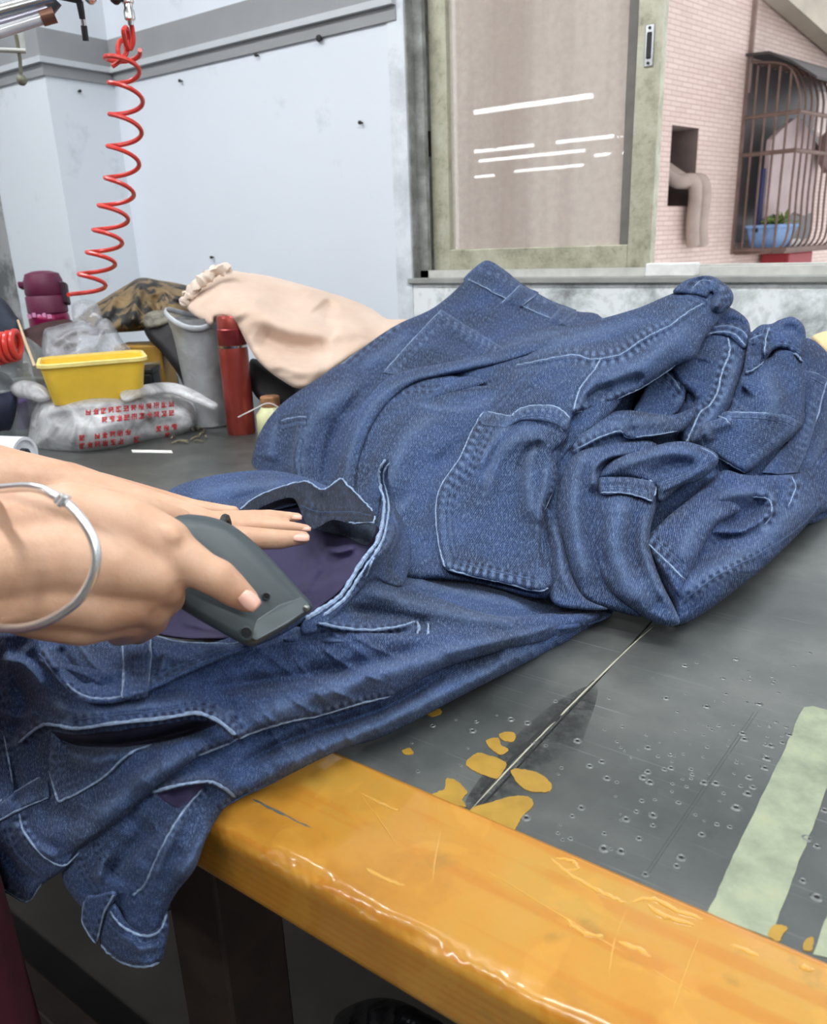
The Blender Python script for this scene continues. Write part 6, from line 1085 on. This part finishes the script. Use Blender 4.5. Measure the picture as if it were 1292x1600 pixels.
barw([OW(s0, zb_, 0), OW(s0, zt_, 0)], 'upright', .016)
rf = []; rb = []
for q, z in ((-.02, zt_ + .03), (.12, zt_ + .02), (.24, zt_ - .04), (QF + .08, zt_ - .13)): rf.append(OW(s0 - .03, z, q)); rb.append(OW(s1 + .1, z, q))
n_ = len(rf); MB().add(rf + rb + [p + ZZ * .012 for p in rf + rb], [(i, i + 1, n_ + i + 1, n_ + i) for i in range(n_ - 1)] + [(2 * n_ + i, 2 * n_ + n_ + i, 2 * n_ + n_ + i + 1, 2 * n_ + i + 1) for i in range(n_ - 1)] + [(0, n_, 3 * n_, 2 * n_), (n_ - 1, 3 * n_ - 1, 4 * n_ - 1, 2 * n_ - 1)] + [(i, 2 * n_ + i, 2 * n_ + i + 1, i + 1) for i in range(n_ - 1)] + [(n_ + i, n_ + i + 1, 3 * n_ + i + 1, 3 * n_ + i) for i in range(n_ - 1)]).build('roof_sheet', plain('dark_roof_sheet', (58, 52, 52), .6), cg_)
MB().obox(OW((s0 + s1) / 2, zb_ + .5, -.0), (U, NN, ZZ), ((s1 - s0) / 2 - .02, .008, .44)).build('window_back', plain('dim_window', (74, 66, 66), .4), cg_)
MB().obox(OW((s0 + s1) / 2, zb_ + .006, QF / 2), (U, NN, ZZ), ((s1 - s0) / 2, QF / 2, .006)).build('base_plate', M_rust, cg_)
# laundry: shirt, navy cloth, white towel (hanging inside the cage)
def hang(name, outline, q, thick, mat, label):
    pts = [OW(s0 + a_, b_, q) for a_, b_ in outline]; o = MB().prism(pts, NN * thick).build(name, mat, None, bevel=.004); tag(o, label, 'laundry', 'laundry in the window cage'); return o
hang('hanging_shirt', [(.08, 1.60), (.20, 1.66), (.34, 1.72), (.44, 1.72), (.58, 1.66), (.74, 1.58), (.72, 1.24), (.60, 1.22), (.46, 1.24), (.34, 1.21), (.20, 1.23), (.08, 1.21)], .10, .03, plain('mauve_shirt', (186, 166, 164), .8, var=.1, scale=14), 'pale mauve shirt hanging in the barred cage')
hang('hanging_cloth', [(.01, 1.46), (.05, 1.46), (.05, 1.14), (.01, 1.14)], .10, .03, plain('navy_laundry', (30, 34, 76), .8), 'narrow navy cloth hanging beside the shirt in the cage')
hang('hanging_towel', [(.36, 1.84), (.52, 1.84), (.52, 1.66), (.44, 1.62), (.36, 1.66)], .22, .02, plain('white_towel', (226, 212, 206), .8), 'small whitish towel hanging high in the cage')
hang('hanging_rag', [(.62, 1.72), (.82, 1.74), (.80, 1.5), (.72, 1.45), (.62, 1.52)], .16, .03, plain('brown_rag', (120, 96, 92), .8), 'brownish rag hanging at the right in the cage')
q = OW(s0 + .14, zb_ + .012, .15); pl_ = thing('planter', 'light blue planter trough with green plant at the foot of the cage', 'planter', tuple(q))
def pr(sx, sy, z): return [q + U * x + NN * y + ZZ * z for x, y in rrect(sx, sy, .02, 3)]
loft(MB(), [pr(.10, .07, 0), pr(.125, .09, .12), pr(.135, .10, .12), pr(.135, .10, .135), pr(.115, .085, .135), pr(.11, .08, .11)]).build('trough', plain('blue_plastic', (116, 148, 190), .45), pl_, True)
rs = random.Random(9); M_leaf = plain('leaf_green', (112, 132, 62), .6, var=.3, scale=40); lm = None
for k in range(46):
    a_ = rs.uniform(0, 6.28); e_ = rs.uniform(.2, 1.2); b0 = q + U * rs.uniform(-.1, .1) + NN * rs.uniform(-.06, .06) + ZZ * rs.uniform(.12, .15); d_ = U * math.cos(a_) * math.cos(e_) + NN * math.sin(a_) * math.cos(e_) + ZZ * math.sin(e_); w_ = np.cross(d_, ZZ); w_ /= np.linalg.norm(w_); l_ = rs.uniform(.05, .10)
    MB().add([b0, b0 + d_ * l_ * .5 + w_ * .012, b0 + d_ * l_ - ZZ * .01, b0 + d_ * l_ * .5 - w_ * .012, b0 + d_ * l_ * .5 + ZZ * .006], [(0, 1, 4), (1, 2, 4), (2, 3, 4), (3, 0, 4)]).build('leaf', M_leaf, pl_, True)
o = MB().obox(OW(s0 + .5, zb_ - .05, .1), (U, NN, ZZ), (.17, .08, .045)).build('red_tray', plain('red_plastic', (150, 40, 48), .5), None, bevel=.01); tag(o, 'red plastic tray hung under the window cage', 'tray')
o = MB().obox(OW(s0 + .36, zb_ + .04, .14), (U, NN, ZZ), (.07, .06, .028)).build('white_pot', plain('white_pot', (206, 200, 192), .5), None, bevel=.01); tag(o, 'low white dish beside the blue planter in the cage', 'dish')
